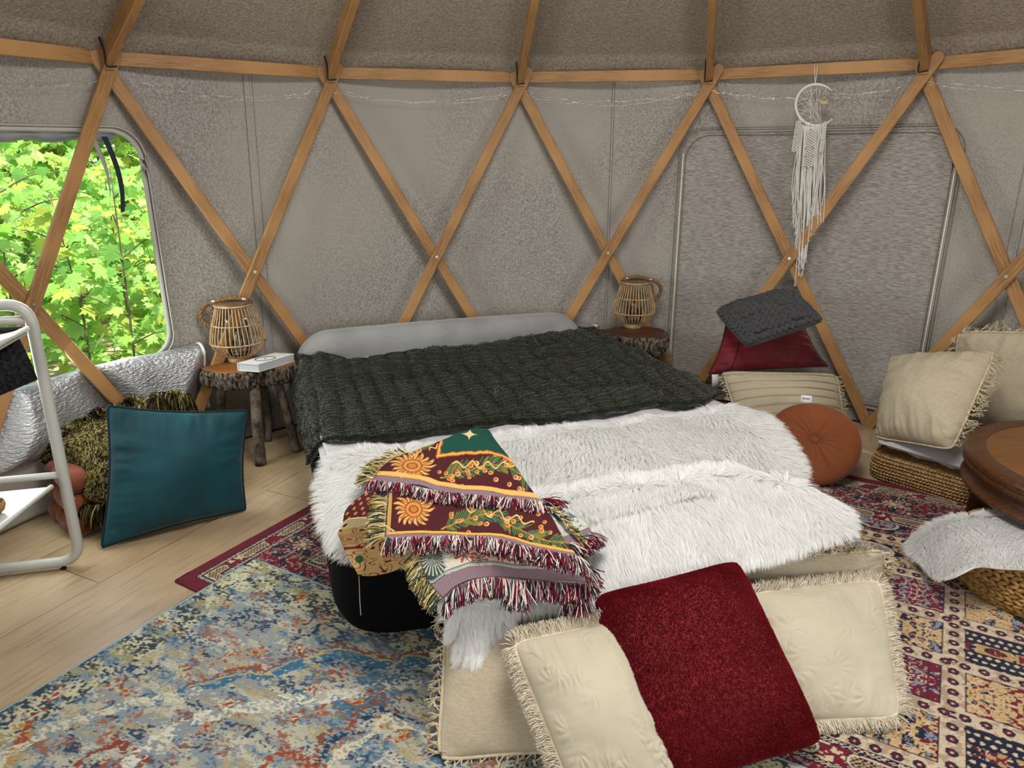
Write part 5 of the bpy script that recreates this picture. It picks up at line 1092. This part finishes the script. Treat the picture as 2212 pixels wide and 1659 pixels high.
# ================================================================ slab stools
M['bark'] = mat('grey_bark', lin('#70675b'), .95, lin('#2a221b'), 75, (1, 1, .35), .38, .6, bump=1, bscale=70, bstretch=(1, 1, .4), bdist=.015, detail=6, spec=.05)
M['legbark'] = mat('leg_bark', lin('#5b5045'), .95, lin('#3a3029'), 50, (1, 1, .6), .35, .65, bump=.8, bscale=60, bdist=.006, spec=.05, col3=lin('#756b5e'), nscale3=14)
def top_mat(name, c1, c2): return mat(name, lin(c1), .45, lin(c2), 4, (1, 1, 1), .35, .65, spec=.4, detail=6, bump=.05, bscale=20)
def stool(label, c, rx, ry, h, th_, rot, seed, tm, legs):
    t = thing('slab_stool', label, 'stool', (c[0], c[1], 0)); rng = np.random.default_rng(seed); na = 160; a = np.linspace(0, 2*PI, na, endpoint=False)
    lob = 1+.10*np.sin(a*3+seed)+.075*np.sin(a*5+seed*2.1)+.03*np.sin(a*9+seed)-.05*np.exp(-((np.mod(a-4.5+PI, 2*PI)-PI)/.18)**2)
    cs_, sn_ = math.cos(rot), math.sin(rot)
    def ring(k, z, rough=0):
        r = lob*k*(1+rough*(fbm(a*4.5, z*14, 0, seed, 3)-.5)*.5+rough*.10*(np.abs(np.sin(a*17+2*np.sin(a*5)+z*8))-.5)); x, y = rx*r*np.cos(a), ry*r*np.sin(a)
        return np.stack([c[0]+cs_*x-sn_*y, c[1]+sn_*x+cs_*y, np.full(na, h+z)], 1)
    rings = [ring(k, 0) for k in (.002, .25, .5, .75, .93)]+[ring(.955, -.002)]
    b = MB(); b.add(A3(rings).reshape(-1, 3), gridF(6, na, closed=True)[:, ::-1]); b.build('slab_top', tm, t)
    zs = np.linspace(-.002, -th_, 14); prof = [.955]+[1.0, 1.02, 1.03, 1.02, 1.01, 1.0, .995, .99, .98, .97, .95, .92, .86]
    rr = [ring(p, z+.012*(fbm(a*3, 0, 0, seed+4)-.5)*(i > 8), .55 if i else 0) for i, (p, z) in enumerate(zip(prof, zs))]+[ring(.4, -th_), ring(.002, -th_)]
    b = MB(); b.add(A3(rr).reshape(-1, 3), gridF(len(rr), na, closed=True)[:, ::-1]); b.build('bark_edge', M['bark'], t)
    for i, (x0, y0, x1, y1, r0) in enumerate(legs):
        P = spline(A3([[x0, y0, h-th_+.02], [(x0+x1)/2+rng.normal()*.008, (y0+y1)/2+rng.normal()*.008, h*.45], [x1, y1, 0.0]]), 26)
        rad = r0*(1+.10*(fbm(np.linspace(0, 6, 26), i, 0, seed)-.5)*2); V, F = tube(P, rad, 16); V = V+nrm(V-P.repeat(16, 0)[:len(V)])*((fbm(V[:, 0]*60, V[:, 1]*60, V[:, 2]*22, 5)-.5)*.006)[:, None]; V[:, 2] = np.maximum(V[:, 2], 0)
        b = MB(); b.add(V, F); b.build('leg', M['legbark'], t)
    return t
stool('slab stool with lobed bark-edged top left of the bed, holding the lantern and white book', (-1.475, 3.835), .25, .175, .52, .105, .15, 2, top_mat('orange_slab', '#9a5f31', '#6d3d1d'),
      [(-1.42, 3.74, -1.392, 3.615, .029), (-1.62, 3.80, -1.67, 3.83, .024), (-1.44, 3.90, -1.46, 3.96, .021), (-1.33, 3.85, -1.245, 3.80, .025)])
stool('slab stool with thick dark-topped bark slab right of the headboard, holding the second lantern', (.80, 4.50), .215, .155, .52, .135, -.2, 5, top_mat('dark_slab', '#5c3421', '#3a2017'),
      [(.90, 4.47, .93, 4.45, .028), (.70, 4.56, .66, 4.58, .024), (.80, 4.42, .80, 4.36, .024)])
# ================================================================ rattan lanterns
M['rattan'] = mat('peeled_rattan', lin('#b79d7b'), .6, lin('#967a58'), 30, spec=.3)
M['rattan_dark'] = mat('lid_wood', lin('#7d6450'), .7, lin('#5f4936'), 20, spec=.2)
M['rope'] = mat('jute_rope', lin('#8a6e4e'), .95, lin('#5e4832'), 120, spec=.05)
def lantern(label, c, sc, side, face):
    t = thing('rattan_lantern', label, 'lantern', tuple(c)); c = A3(c); ex = nrm(A3(face)); ey = A3([-ex[1], ex[0], 0])
    pr_ = spline(A3([(.060, .028), (.100, .045), (.135, .085), (.146, .125), (.138, .18), (.118, .245), (.097, .318)]), 30)*sc
    b = MB(); nrib = 38
    for k in range(nrib):
        a = k/nrib*2*PI; P = np.stack([c[0]+pr_[:, 0]*math.cos(a+.0), c[1]+pr_[:, 0]*math.sin(a), c[2]+pr_[:, 1]], 1); b.add(*tube(P, .0034*sc, 6))
    b.build('rib_cage', M['rattan'], t)
    def ringt(name, r, z, w, m=M['rattan']):
        a = np.linspace(0, 2*PI, 64, endpoint=False); b = MB(); b.add(*tube(np.stack([c[0]+r*sc*np.cos(a), c[1]+r*sc*np.sin(a), np.full(64, c[2]+z*sc)], 1), w*sc, 8, closed=True)); return b.build(name, m, t)
    ringt('hoop', .150, .115, .0045); ringt('hoop', .128, .218, .004)
    b = MB(); b.add(*lathe(A3([(.001, .318), (.085, .318), (.099, .316), (.103, .322), (.103, .330), (.098, .334), (.06, .337), (.001, .338)])*sc, c, 56)); b.build('lid', M['rattan_dark'], t)
    ringt('lid_band', .101, .322, .006)
    b = MB(); b.add(*lathe(A3([(.062, 0), (.066, .004), (.066, .026), (.060, .032), (.05, .032), (.001, .030)])*sc, c, 48)); b.build('base_ring', M['rattan'], t)
    b = MB(); b.add(*lathe(A3([(.001, .034), (.050, .034), (.058, .040), (.061, .055), (.061, .10), (.061, .230), (.0625, .235)])*sc, c, 40)); b.build('glass_jar', M['glass'], t)
    b = MB(); b.add(*lathe(A3([(.001, .075), (.018, .080), (.030, .098), (.032, .115), (.024, .135), (.013, .155), (.012, .175)])*sc, c, 28)); g = b.build('bulb', M['glass'], t)
    b = MB(); b.add(*lathe(A3([(.013, .172), (.013, .190), (.009, .193)])*sc, c, 20)); b.build('lamp_holder', M['black_iron'], t)
    # twisted rope handle flopped over to one side
    P = spline(A3([c+(ex*side*x+ey*y)*sc+A3([0, 0, z*sc]) for x, y, z in ((-.080, 0, .340), (-.05, -.01, .352), (.0, -.01, .360), (.05, 0, .352), (.105, .0, .340), (.155, .0, .318), (.180, .0, .275), (.168, .0, .225), (.138, .0, .200), (.128, .0, .215), (.120, .0, .26), (.112, .0, .31))]), 90)
    T_, N_, B_ = frames(P); b = MB(); w = np.linspace(0, 90*.42*1.2, 90)
    for k in range(3):
        a = w+k*2*PI/3; b.add(*tube(P+(np.cos(a)[:, None]*N_+np.sin(a)[:, None]*B_)*.0068*sc, .0075*sc, 7))
    b.build('rope_handle', M['rope'], t); b = MB()
    for i in (4, 34): b.add(*tube(P[i-2:i+3], .0135*sc, 10))
    b.build('rope_ferrule', M['steel'], t)
zt = .521
lc = P3(521, 770, zt); lantern('rattan lantern with a rope handle standing on the left slab stool beside the white book', lc, 1.0, -1, (1, .15, 0))
lc2 = P3(1369, 704, zt); lc2[1] -= .07; lc2[0] -= .01; lantern('rattan lantern with a rope handle standing on the right slab stool against the felt', lc2, .93, 1, (1, -.1, 0))
# ================================================================ white book
bk = thing('book', 'thick white hardcover book with a thin black circle lying on the left stool', 'book', tuple(P3(575, 772, .522)))
zt1, zt0 = .566, .523
A_, B_, C_ = P3(512, 776, zt1), P3(558, 780, zt1), P3(637, 758, zt1); D_ = A_+(C_-B_)
def quad_slab(name, inset, z0, z1, m, root, q=(A_, B_, C_, D_)):
    ctr = sum(q)/4; V = [ctr+(p-ctr)*(1-inset) for p in q]; V = [A3([p[0], p[1], z]) for z in (z0, z1) for p in V]; b = MB(); b.add(V, A3([[3, 2, 1, 0], [4, 5, 6, 7], [0, 1, 5, 4], [1, 2, 6, 5], [2, 3, 7, 6], [3, 0, 4, 7]])); return b.build(name, m, root, smooth=False)
wc = mat('book_cover', lin('#c9c9c6'), .6); quad_slab('front_cover', 0, zt1-.003, zt1, wc, bk); quad_slab('back_cover', 0, zt0-.001, zt0+.002, wc, bk)
quad_slab('page_block', .035, zt0+.002, zt1-.003, mat('book_pages', lin('#b7b9bd'), .8, lin('#9c9ea3'), 300, (1, 1, 8)), bk)
V = [A_, A_+(D_-A_)*.02, D_, D_-(D_-A_)*.02]; sp_ = nrm(B_-A_)*.003; b = MB(); v = [A3([p[0], p[1], z]) for z in (zt0, zt1) for p in (A_, A_+sp_, D_+sp_, D_)]; b.add(v, A3([[3, 2, 1, 0], [4, 5, 6, 7], [0, 1, 5, 4], [1, 2, 6, 5], [2, 3, 7, 6], [3, 0, 4, 7]])); b.build('spine', wc, bk, smooth=False)
ex_, ey_ = (B_-A_), (D_-A_); ctr = A_+ex_*.52+ey_*.46+A3([0, 0, .0012]); rr_ = np.linalg.norm(ex_)*.36; e1_, e2_ = nrm(ex_), nrm(ey_); a = np.linspace(0, 2*PI, 48, endpoint=False)
b = MB(); b.add(*tube(A3([ctr+rr_*(math.cos(x)*e1_+math.sin(x)*e2_) for x in a]), .0016, 5, closed=True)); b.add(*lumps(ctr, e1_*.006, e2_*.006, A3([0, 0, .0008]), 5, 12)); b.build('printed_circle', M['black_iron'], bk)
b = MB()
for k in range(4): b.add(*box(A_+ex_*(.35+.1*k)+ey_*.93+A3([0, 0, .0006]), (.004, .004, .0006)))
b.build('printed_marks', M['black_iron'], bk)
# ================================================================ macrame moon
P0 = A3([1.752, 4.365, 1.5]); NP = nrm(A3([CX-P0[0], CY-P0[1], 0])); 
def mp_(px, py, off=0.): return onplane(np.asarray(px, float), np.asarray(py, float), P0+NP*off, NP)
mc = thing('macrame_moon', 'white macrame crescent moon with long cotton fringe and owl pendant hanging from the ring beam', 'wall hanging', tuple(mp_(1773., 160.)))
M['cotton'] = mat('white_cotton_cord', (.70, .68, .64), .9, spec=.1); b = MB(); top_ = onwall(1774., 150., R-.03)
for dx in (-3, 3): b.add(*tube(A3([mp_(1772.+dx, 150.), mp_(1771.+dx*.6, 172.), mp_(1769., 192.)]), .002, 5))
b.build('hanging_cord', M['cotton'], mc)
cx_, cy_, rr_ = 1772., 235.5, 45.; aa = np.radians(np.linspace(-42, -318, 70)); hx, hy = cx_+rr_*np.cos(aa), cy_+rr_*.99*np.sin(aa)
Pm = mp_(hx, hy); b = MB(); b.add(*tube(Pm, .0075*np.clip(np.sin(np.linspace(.12, PI-.12, 70))*2.2, .3, 1), 10)); b.build('crescent_hoop', mat('painted_hoop', (.68, .66, .62), .6), mc)
b = MB(); ri = np.random.default_rng(4); ix, iy = 1794., 236.; ai = np.radians(np.linspace(-120, -250, 12)); inn_ = [(ix+38*math.cos(x), iy+41*math.sin(x)) for x in ai]
for k in range(22):
    i = 8+int(k*54/22); q = inn_[ri.integers(0, 12)]; b.add(*tube(A3([Pm[i], mp_(q[0], q[1], .002)]), .0011, 4))
b.add(*tube(A3([mp_(q[0], q[1], .003) for q in inn_]), .0011, 4)); b.build('web_threads', M['cotton'], mc)
b = MB(); a = np.linspace(0, 2*PI, 30, endpoint=False)
ow = [mp_(1788.5+8.5*math.cos(x)*(1-.12*math.sin(x)), 227.5+12*math.sin(x)*(1 if math.sin(x) > 0 else .78), .010) for x in a]; Vo = np.array(ow+[p+NP*.003 for p in ow]); b.add(Vo, [np.arange(30)[None, ::-1], 30+np.arange(30)[None, :], np.stack([np.arange(30), (np.arange(30)+1) % 30, 30+(np.arange(30)+1) % 30, 30+np.arange(30)], 1)])
op = b.build('owl_pendant', mat('pendant_wood', lin('#b3a27f'), .6), mc, smooth=False)
b = MB()
for ex0, ey0 in ((1785.2, 223.5), (1791.8, 223.5)): b.add(*tube(A3([mp_(ex0+2.8*math.cos(x), ey0+2.8*math.sin(x), .0145) for x in a[::2]]), .0009, 4, closed=True)); b.add(*lumps(mp_(ex0, ey0, .0145), A3([.0018, 0, 0]), A3([0, .0018, 0]), A3([0, 0, .0018]), 5, 6))
for ex0 in (1783, 1787, 1791, 1794): b.add(*tube(A3([mp_(ex0+1.5*math.cos(x), 236+1.5*math.sin(x), .0145) for x in a[::3]]), .0008, 4, closed=True))
b.build('cut_outs', mat('burnt_line', (.06, .04, .02), .8), mc)
b = MB()
for dx in (-5, 5): b.add(*tube(A3([mp_(1788.+dx, 219., .010), mp_(1793., 200., .004)]), .0009, 4))
b.build('pendant_thread', M['cotton'], mc)
def lattice(x0, y0, x1, y1, w, n, k=3, name='macrame_band'):
    b = MB(); s = np.linspace(0, 1, 60)
    for j in range(k*2):
        ph_ = j*PI/k; xx = x0+(x1-x0)*s+w*.5*np.sin(s*n*PI+ph_); yy = y0+(y1-y0)*s; b.add(*tube(A3([mp_(p, q, .030+.004*math.cos(z*n*PI+ph_)) for p, q, z in zip(xx, yy, s)]), .0026, 5))
    for z in np.linspace(0, 1, n+1): b.add(*lumps(mp_(x0+(x1-x0)*z, y0+(y1-y0)*z, .030), A3([.005, 0, 0]), A3([0, .004, 0]), A3([0, 0, .005]), 5, 6))
    b.build(name, M['cotton'], mc)
lattice(1733, 270, 1722, 336, 10, 6, 2); lattice(1790, 274, 1781, 338, 7, 6, 2); lattice(1759, 288, 1752, 368, 22, 5, 3)
b = MB(); 
bw_ = mat('bead_wood', lin('#b58f62'), .5)
for p, q in ((1759, 289), (1751, 372), (1757, 312), (1763, 328), (1747, 329), (1763, 345), (1746, 346)): b = MB(); b.add(*lumps(mp_(float(p), float(q), .038), A3([.0045, 0, 0]), A3([0, .0045, 0]), A3([0, 0, .0045]), 7, 10)); b.build('wooden_bead', bw_, mc)
kn = MB()
for x in np.linspace(1732, 1792, 26):
    i = np.argmin(np.hypot(hx-x, (hy-275)*.35)+(hy < 255)*99); kn.add(*lumps(Pm[i]-A3([0, 0, .004]), A3([.0045, 0, 0]), NP*.010, A3([0, 0, .013]), 6, 8))
kn.build('hitch_knots', M['cotton'], mc)
S = []; rm = np.random.default_rng(9)
for k in range(50):
    f = (k+.5)/50; x0 = 1731+61*f; y0 = float(np.interp(x0, [1731, 1745, 1765, 1792], [272, 280, 283, 276])); 
    ye = float(np.interp(f, [0, .12, .25, .4, .5, .62, .8, 1], [455, 480, 560, 600, 590, 520, 480, 470]))+rm.normal()*16; drift = np.interp(f, [0, .3, .6, 1], [-24, -22, -26, -20])*((ye-y0)/300); xs_ = x0+drift+rm.normal()*4
    o = rm.uniform(.0, .022); pts = A3([mp_(x0, y0, .004+o*.3), mp_(x0+(xs_-x0)*.35+rm.normal()*2, y0+(ye-y0)*.35, o), mp_(x0+(xs_-x0)*.7+rm.normal()*3, y0+(ye-y0)*.7, o), mp_(xs_+rm.normal()*1.5, ye, o+.002)]); S.append(spline(pts, 14))
S = A3(S); b = MB(); b.add(*strands(S, .0024, 5)); e = S[:, -1]; rp = np.repeat(e, 7, 0); dd = rm.normal(size=rp.shape)*A3([.35, .35, .15])+A3([0, 0, -1]); Pt = np.stack([rp+A3([0, 0, .008]), rp+dd*.008, rp+dd*.018], 1); b.add(*strands(Pt, A3([.0014, .0012, .0006]), 3)); b.build('cotton_fringe', M['cotton'], mc, kind='stuff')
# ================================================================ metal rack at the left
M['rack'] = mat('grey_painted_metal', lin('#b0b1ad'), .35, spec=.5); M['shelf'] = mat('white_painted_metal', lin('#c4c8c2'), .3, spec=.5, coat=.3)
rk_ = thing('metal_rack', 'light grey tubular metal rack with two shelves at the left edge', 'rack', (-2.1, 2.57, 0)); fd = nrm(A3([-.287, -.067, 0]))
cb = P3(163, 1196, .035); ct = onY(66., 668., 2.60); 
def round_path(pts, r, n=8):
    out = [pts[0]]
    for a_, p, c in zip(pts[:-2], pts[1:-1], pts[2:]):
        u = nrm(a_-p); v = nrm(c-p)
        for k in range(n+1): f = k/n; out.append((1-f)**2*(p+u*r)+2*f*(1-f)*p+f*f*(p+v*r))
    return A3(out+[pts[-1]])
corner_t = ct+A3([.004, 0, .045]); corner_b = A3([cb[0]+.012, cb[1], .035])
b = MB(); b.add(*tube(round_path([corner_b+fd*.75, corner_b, corner_t, corner_t+fd*.75], .085), .0215, 14)); b.build('side_frame', M['rack'], rk_)
b = MB(); q = corner_b*(1-.36)+corner_t*.36; b.add(*tube(A3([q, q+fd*.7]), .014, 10)); b.build('cross_bar', M['rack'], rk_); b = MB(); q2 = corner_b*(1-.945)+corner_t*.945; b.add(*tube(A3([q2, q2+fd*.7]), .016, 10)); b.build('cross_bar', M['rack'], rk_)
b = MB(); f_ = corner_b+fd*.07; b.add(*tube(A3([[f_[0], f_[1], .0], [f_[0], f_[1], .006], [f_[0], f_[1], .0062], [f_[0], f_[1], .016]]), A3([.012, .012, .006, .006]), 12)); b.build('levelling_foot', M['black_iron'], rk_)
def tray(name, c0, c1, z, m, th_=.016):
    c0, c1 = A3([c0[0], c0[1], z]), A3([c1[0], c1[1], z]); q = [c0, c0+fd*.65, c1+fd*.65, c1]; V = [p+A3([0, 0, s]) for s in (-th_, 0) for p in q]; b = MB(); b.add(V, A3([[0, 1, 2, 3], [7, 6, 5, 4], [0, 4, 5, 1], [1, 5, 6, 2], [2, 6, 7, 3], [3, 7, 4, 0]])); o = b.build(name, m, rk_, smooth=False); bv = o.modifiers.new('b', 'BEVEL'); bv.width = .005; bv.segments = 3
    b = MB(); b.add(*tube(A3([q[0]+A3([0, 0, -.002]), q[3]+A3([0, 0, -.002])]), .010, 8)); b.build(name+'_rim', m, rk_)
s0 = P3(108, 1037, q[2]) ; tray('lower_shelf', s0, P3(-70, 1172, q[2]), q[2]+.0, M['shelf'])
u0 = P3(60, 694, q2[2]-.005); tray('upper_shelf', u0, P3(-40, 748, q2[2]-.005), q2[2]-.005, M['rack'], .024)
# black waffle towel folded over the upper shelf
tw = thing('waffle_towel', 'black waffle-weave towel hanging over the upper shelf of the metal rack', 'towel', tuple(onY(20., 760., 2.42)))
ey1 = nrm(P3(-40, 748, 1.)-P3(60, 694, 1.)); zt2 = q2[2]+.004
a0 = P3(34, 708, zt2); n_u, n_v = 60, 70; prof_t = []
G = np.zeros((n_v, n_u, 3)); 
for i in range(n_v):
    f = i/(n_v-1)
    for j in range(n_u):
        g = j/(n_u-1)
        # bottom run to the lower right, top run at the shelf
        pt = onY(36.-150*g, 702.+3*g, 2.44-.16*g); pb = onY(82.-150*g, 806.+62*g, 2.40-.16*g); p = pt*(1-f)+pb*f; p = p+A3([.02, -.02, 0])*math.sin(f*PI)*.8
        G[i, j] = p
b = MB(); b.add(G.reshape(-1, 3), gridF(n_v, n_u)); wf = mat('black_waffle', (.006, .006, .007), .95, (.02, .02, .022), 90, bump=1, bscale=120, bdist=.006, spec=.05); o_ = b.build('hanging_cloth', wf, tw); o_.modifiers.new('t', 'SOLIDIFY').thickness = .016
tl = G[0]; bk_ = tl+A3([-.03, .09, .0]); b = MB(); b.add(np.stack([bk_-A3([0, 0, .004]), (tl+bk_)/2+A3([0, 0, .004]), tl], 0).reshape(-1, 3), gridF(3, n_u)); o_ = b.build('folded_top', wf, tw); o_.modifiers.new('t', 'SOLIDIFY').thickness = .014
# small woven bowl on the lower shelf
wb_c = P3(-16, 1095, q[2]+.002); wbt = thing('woven_bowl', 'small tan woven bowl on the lower shelf, cut off by the left edge', 'bowl', tuple(wb_c)); b = MB(); b.add(*lathe([(.02, .001), (.034, .012), (.040, .030), (.038, .045), (.034, .045), (.034, .03), (.001, .01)], wb_c, 30)); b.build('body', jute, wbt)
# ================================================================ folded terracotta floor cushions and woven throw
M['terra'] = mat('terracotta_cotton', lin('#6f3527'), .9, lin('#5e2c1f'), 10, sheen=.2, bump=.6, bscale=30, bdist=.008, col3=lin('#7a4229'), nscale3=4)
F0 = A3([-1.955, 2.81, 0]); E1, E2 = nrm(A3([.68, .73, 0])), nrm(A3([-.73, .68, 0])); st_ = None
st_ = thing('folded_mattress', 'terracotta quilted floor mattress folded in three under the olive woven throw', 'floor mattress', tuple(F0))
for k in range(3):
    z = .003+k*.100; j = .010*((k*7) % 3-1); q = F0+E1*j+E2*j*.5; cs = [q, q+E1*.70, q+E1*.70+E2*.34, q+E2*.34]
    V, F = rounded_slab([(.05, z), (.018, z+.008), (.002, z+.03), (-.002, z+.05), (.002, z+.07), (.018, z+.092), (.05, z+.10)], .07, nseg=14, corners=[c[:2] for c in cs])
    nn_ = len(V)//7; ctr = (cs[0]+cs[2])/2; W = V.reshape(7, nn_, 3).copy(); T2 = []
    # subdivide the ring so that the quilting can wrinkle it
    ring = []
    for r_i in range(7):
        R0 = W[r_i]; d = np.r_[0, np.cumsum(np.linalg.norm(np.diff(np.vstack([R0, R0[:1]]), axis=0), axis=1))]; ss = np.linspace(0, d[-1], 300, endpoint=False); Rr = np.stack([np.interp(ss, d, np.r_[R0[:, c_], R0[:1, c_]]) for c_ in range(3)], 1); ring.append(Rr)
    ring = A3(ring); o_ = nrm((ring-ctr)*A3([1, 1, 0])); ring = ring+o_*(.012*(fbm(np.arange(300)[None]/9.+k*7, np.arange(7)[:, None]*.6, 0, 4)-.5)-.010*np.exp(-(((np.arange(300) % 43)-21)/3.)**2)[None])[..., None]
    b = MB(); b.add(ring.reshape(-1, 3), [gridF(7, 300, closed=True), np.arange(300)[None, ::-1], 6*300+np.arange(300)[None, :]]); b.build('fold', M['terra'], st_)
b = MB(); 
for (e, f_) in ((.04, -.004), (.05, .10)):
    p = F0+E1*e+E2*f_+A3([0, 0, .20]); 
    for _ in range(14): d_ = nrm(RNG.normal(size=3)*.5+A3([-.6, -.6, -.4])); b.add(*tube(A3([p, p+d_*.015, p+d_*.03+A3([0, 0, -.008])]), .0016, 4))
b.build('yarn_tuft', mat('orange_yarn', lin('#b0653c'), .9), st_, kind='stuff')
wt = thing('woven_throw', 'olive and brown chunky woven throw with dark fringe heaped on the terracotta mattress', 'throw blanket', tuple(F0+E1*.3+E2*.25+A3([0, 0, .32])))
G, P = drape([(48, 946, .32), (78, 978, .30), (125, 990, .30), (160, 1020, .25), (188, 1070, .19), (245, 1075, .18)], [(55, 925, .35), (100, 896, .40), (160, 878, .42), (230, 868, .43), (300, 852, .44), (345, 842, .44), (385, 838, .43), (413, 856, .40)],
             [(48, 946, .30), (49, 935, .33), (55, 925, .35)], [(245, 1075, .18), (262, 1000, .33), (300, 940, .39), (360, 905, .38), (410, 900, .33), (413, 856, .40)], 300, 200, 0)
P = clampr(P, .10); n1 = fbm(G[..., 0]*.05, G[..., 1]*.05, 0, 8); P[..., 2] += .03*(n1-.5)+.012*np.abs(np.sin((G[..., 0]*.5+G[..., 1])*.06))
ed_ = np.clip(np.linspace(0, 1, 200)*10, 0, 1)[:, None]
gx, gy = np.meshgrid(np.arange(300), np.arange(200)); k1 = _h(gx//3, gy//3, gx*0, 3); k2 = fbm(gx/22., gy/16., 0, 4); Cw = np.tile(A3(lin('#57502b')), (200, 300, 1)); Cw[k1+.6*(k2-.5) > .62] = lin('#2b231c'); Cw[k1+.6*(k2-.5) < .22] = lin('#8a7d45'); Cw[(_h(gx//2, gy//3, gx*0, 9) > .93)] = lin('#a2977f')
Nn = gnormals(P); Nn *= np.sign(Nn[..., 2:3]+1e-9); P = P+Nn*(.0045*(np.sin(gx*2.1)*np.sin(gy*2.1)))[..., None]+Nn*.003*(k1-.5)[..., None]
b = MB(); b.add(P.reshape(-1, 3), gridF(200, 300), col=Cw.reshape(-1, 3)); M['wov'] = mat('chunky_weave', vcol=True, rough=.95, bump=1, bscale=150, bdist=.008, spec=.05); o_ = b.build('woven_cloth', M['wov'], wt); md = o_.modifiers.new('t', 'SOLIDIFY'); md.thickness = .03; md.offset = -1
def gfr(pts3, d, L, n, seed, name='dark_fringe'):
    rng = np.random.default_rng(seed); q = spline(A3(pts3), 60); i = rng.uniform(0, 58.9, n); j = i.astype(int); p = q[j]*(1-(i-j)[:, None])+q[j+1]*(i-j)[:, None]; dd = nrm(nrm(A3(d))+rng.normal(size=(n, 3))*.3); l = L*rng.uniform(.6, 1.1, (n, 1))
    Pt = np.stack([p, p+dd*l*.4, p+dd*l*.65+A3([0, 0, -.18])*l, p+dd*l*.8+A3([0, 0, -.5])*l], 1); C = A3([lin(c) for c in ('#2b231c', '#57502b', '#3c3420', '#1c1815', '#7a6d40')])[rng.integers(0, 5, n)]; b = MB(); b.add(*strands(Pt, A3([.004, .0042, .0038, .0022]), 5), col=np.repeat(C, 20, 0)); b.build(name, M['wov'], wt, kind='stuff')
gfr([P3(165, 1050, .19), P3(190, 1078, .165), P3(225, 1075, .18)], (-.1, -.35, -.9), .085, 90, 1)
gfr([P3(330, 848, .445), P3(365, 842, .445), P3(410, 846, .43)], (.35, -.75, -.1), .10, 130, 2)
gfr([P3(48, 946, .30), P3(52, 930, .33)], (-.6, -.6, -.2), .03, 12, 3)
# ================================================================ camera, light
cam = bpy.data.cameras.new('camera'); co = bpy.data.objects.new('camera', cam); COL.objects.link(co); bpy.context.scene.camera = co
cam.sensor_width = 36; cam.lens = F_PX/2212*36; cam.clip_start = .02; cam.clip_end = 200
c, s = math.cos(PITCH), math.sin(PITCH)
fw = Vector((0, c, -s)); up = Vector((0, s, c)); rt = Vector((1, 0, 0))
cr, sr = math.cos(ROLL), math.sin(ROLL)
# image right = rt rotated by the roll
xr = rt*cr+up*sr; yr = -rt*sr+up*cr
m = Matrix((xr, yr, -fw)).transposed().to_4x4(); m.translation = (0, 0, EYE); co.matrix_world = m
w = bpy.data.worlds.new('sky'); bpy.context.scene.world = w; w.use_nodes = True
bg = w.node_tree.nodes['Background']; bg.inputs[0].default_value = (.80, .92, 1, 1); bg.inputs[1].default_value = 1.5
def area(name, loc, target, sx, sy, power, col=(1, 1, 1)):
    l = bpy.data.lights.new(name, 'AREA'); l.shape = 'RECTANGLE'; l.size = sx; l.size_y = sy; l.energy = power; l.color = col
    o = bpy.data.objects.new(name, l); COL.objects.link(o); o.location = loc
    o.rotation_euler = (Vector(target)-Vector(loc)).to_track_quat('-Z', 'Y').to_euler(); return o
# lamp added under the crown dome; daylight lamps at rear windows and open window
area('added_crown_light', (CX, CY, 3.3), (CX, CY, 0), 1.1, 1.1, 86, (1, .97, .92))
for (t0, t1, z0, z1), p in zip(WIN[1:], (32, 32)):
    th = math.radians((t0+t1)/2); q = cyl(th, 1.2, R-.12); area('rear_window_daylight', tuple(q), (CX-.2, CY+.8, .7), 1.35, 1.05, p, (1, .98, .95))
q = cyl(math.radians(-64), 1.15, R-.2); area('side_window_daylight', tuple(q), (CX, CY+.6, .5), 1.2, .95, 24, (.95, 1, .90))
sun = bpy.data.lights.new('sun', 'SUN'); sun.energy = 9; sun.angle = .02; sun.color = (1, .95, .85); so = bpy.data.objects.new('sun', sun); COL.objects.link(so)
so.rotation_euler = Vector((-.42, .12, -1)).to_track_quat('-Z', 'Y').to_euler()
vs = bpy.context.scene.view_settings; bpy.context.scene.display_settings.display_device = 'sRGB'
vs.view_transform = 'Standard'; vs.look = 'None'; vs.gamma = 1; vs.use_curve_mapping = False; vs.exposure = 0.0
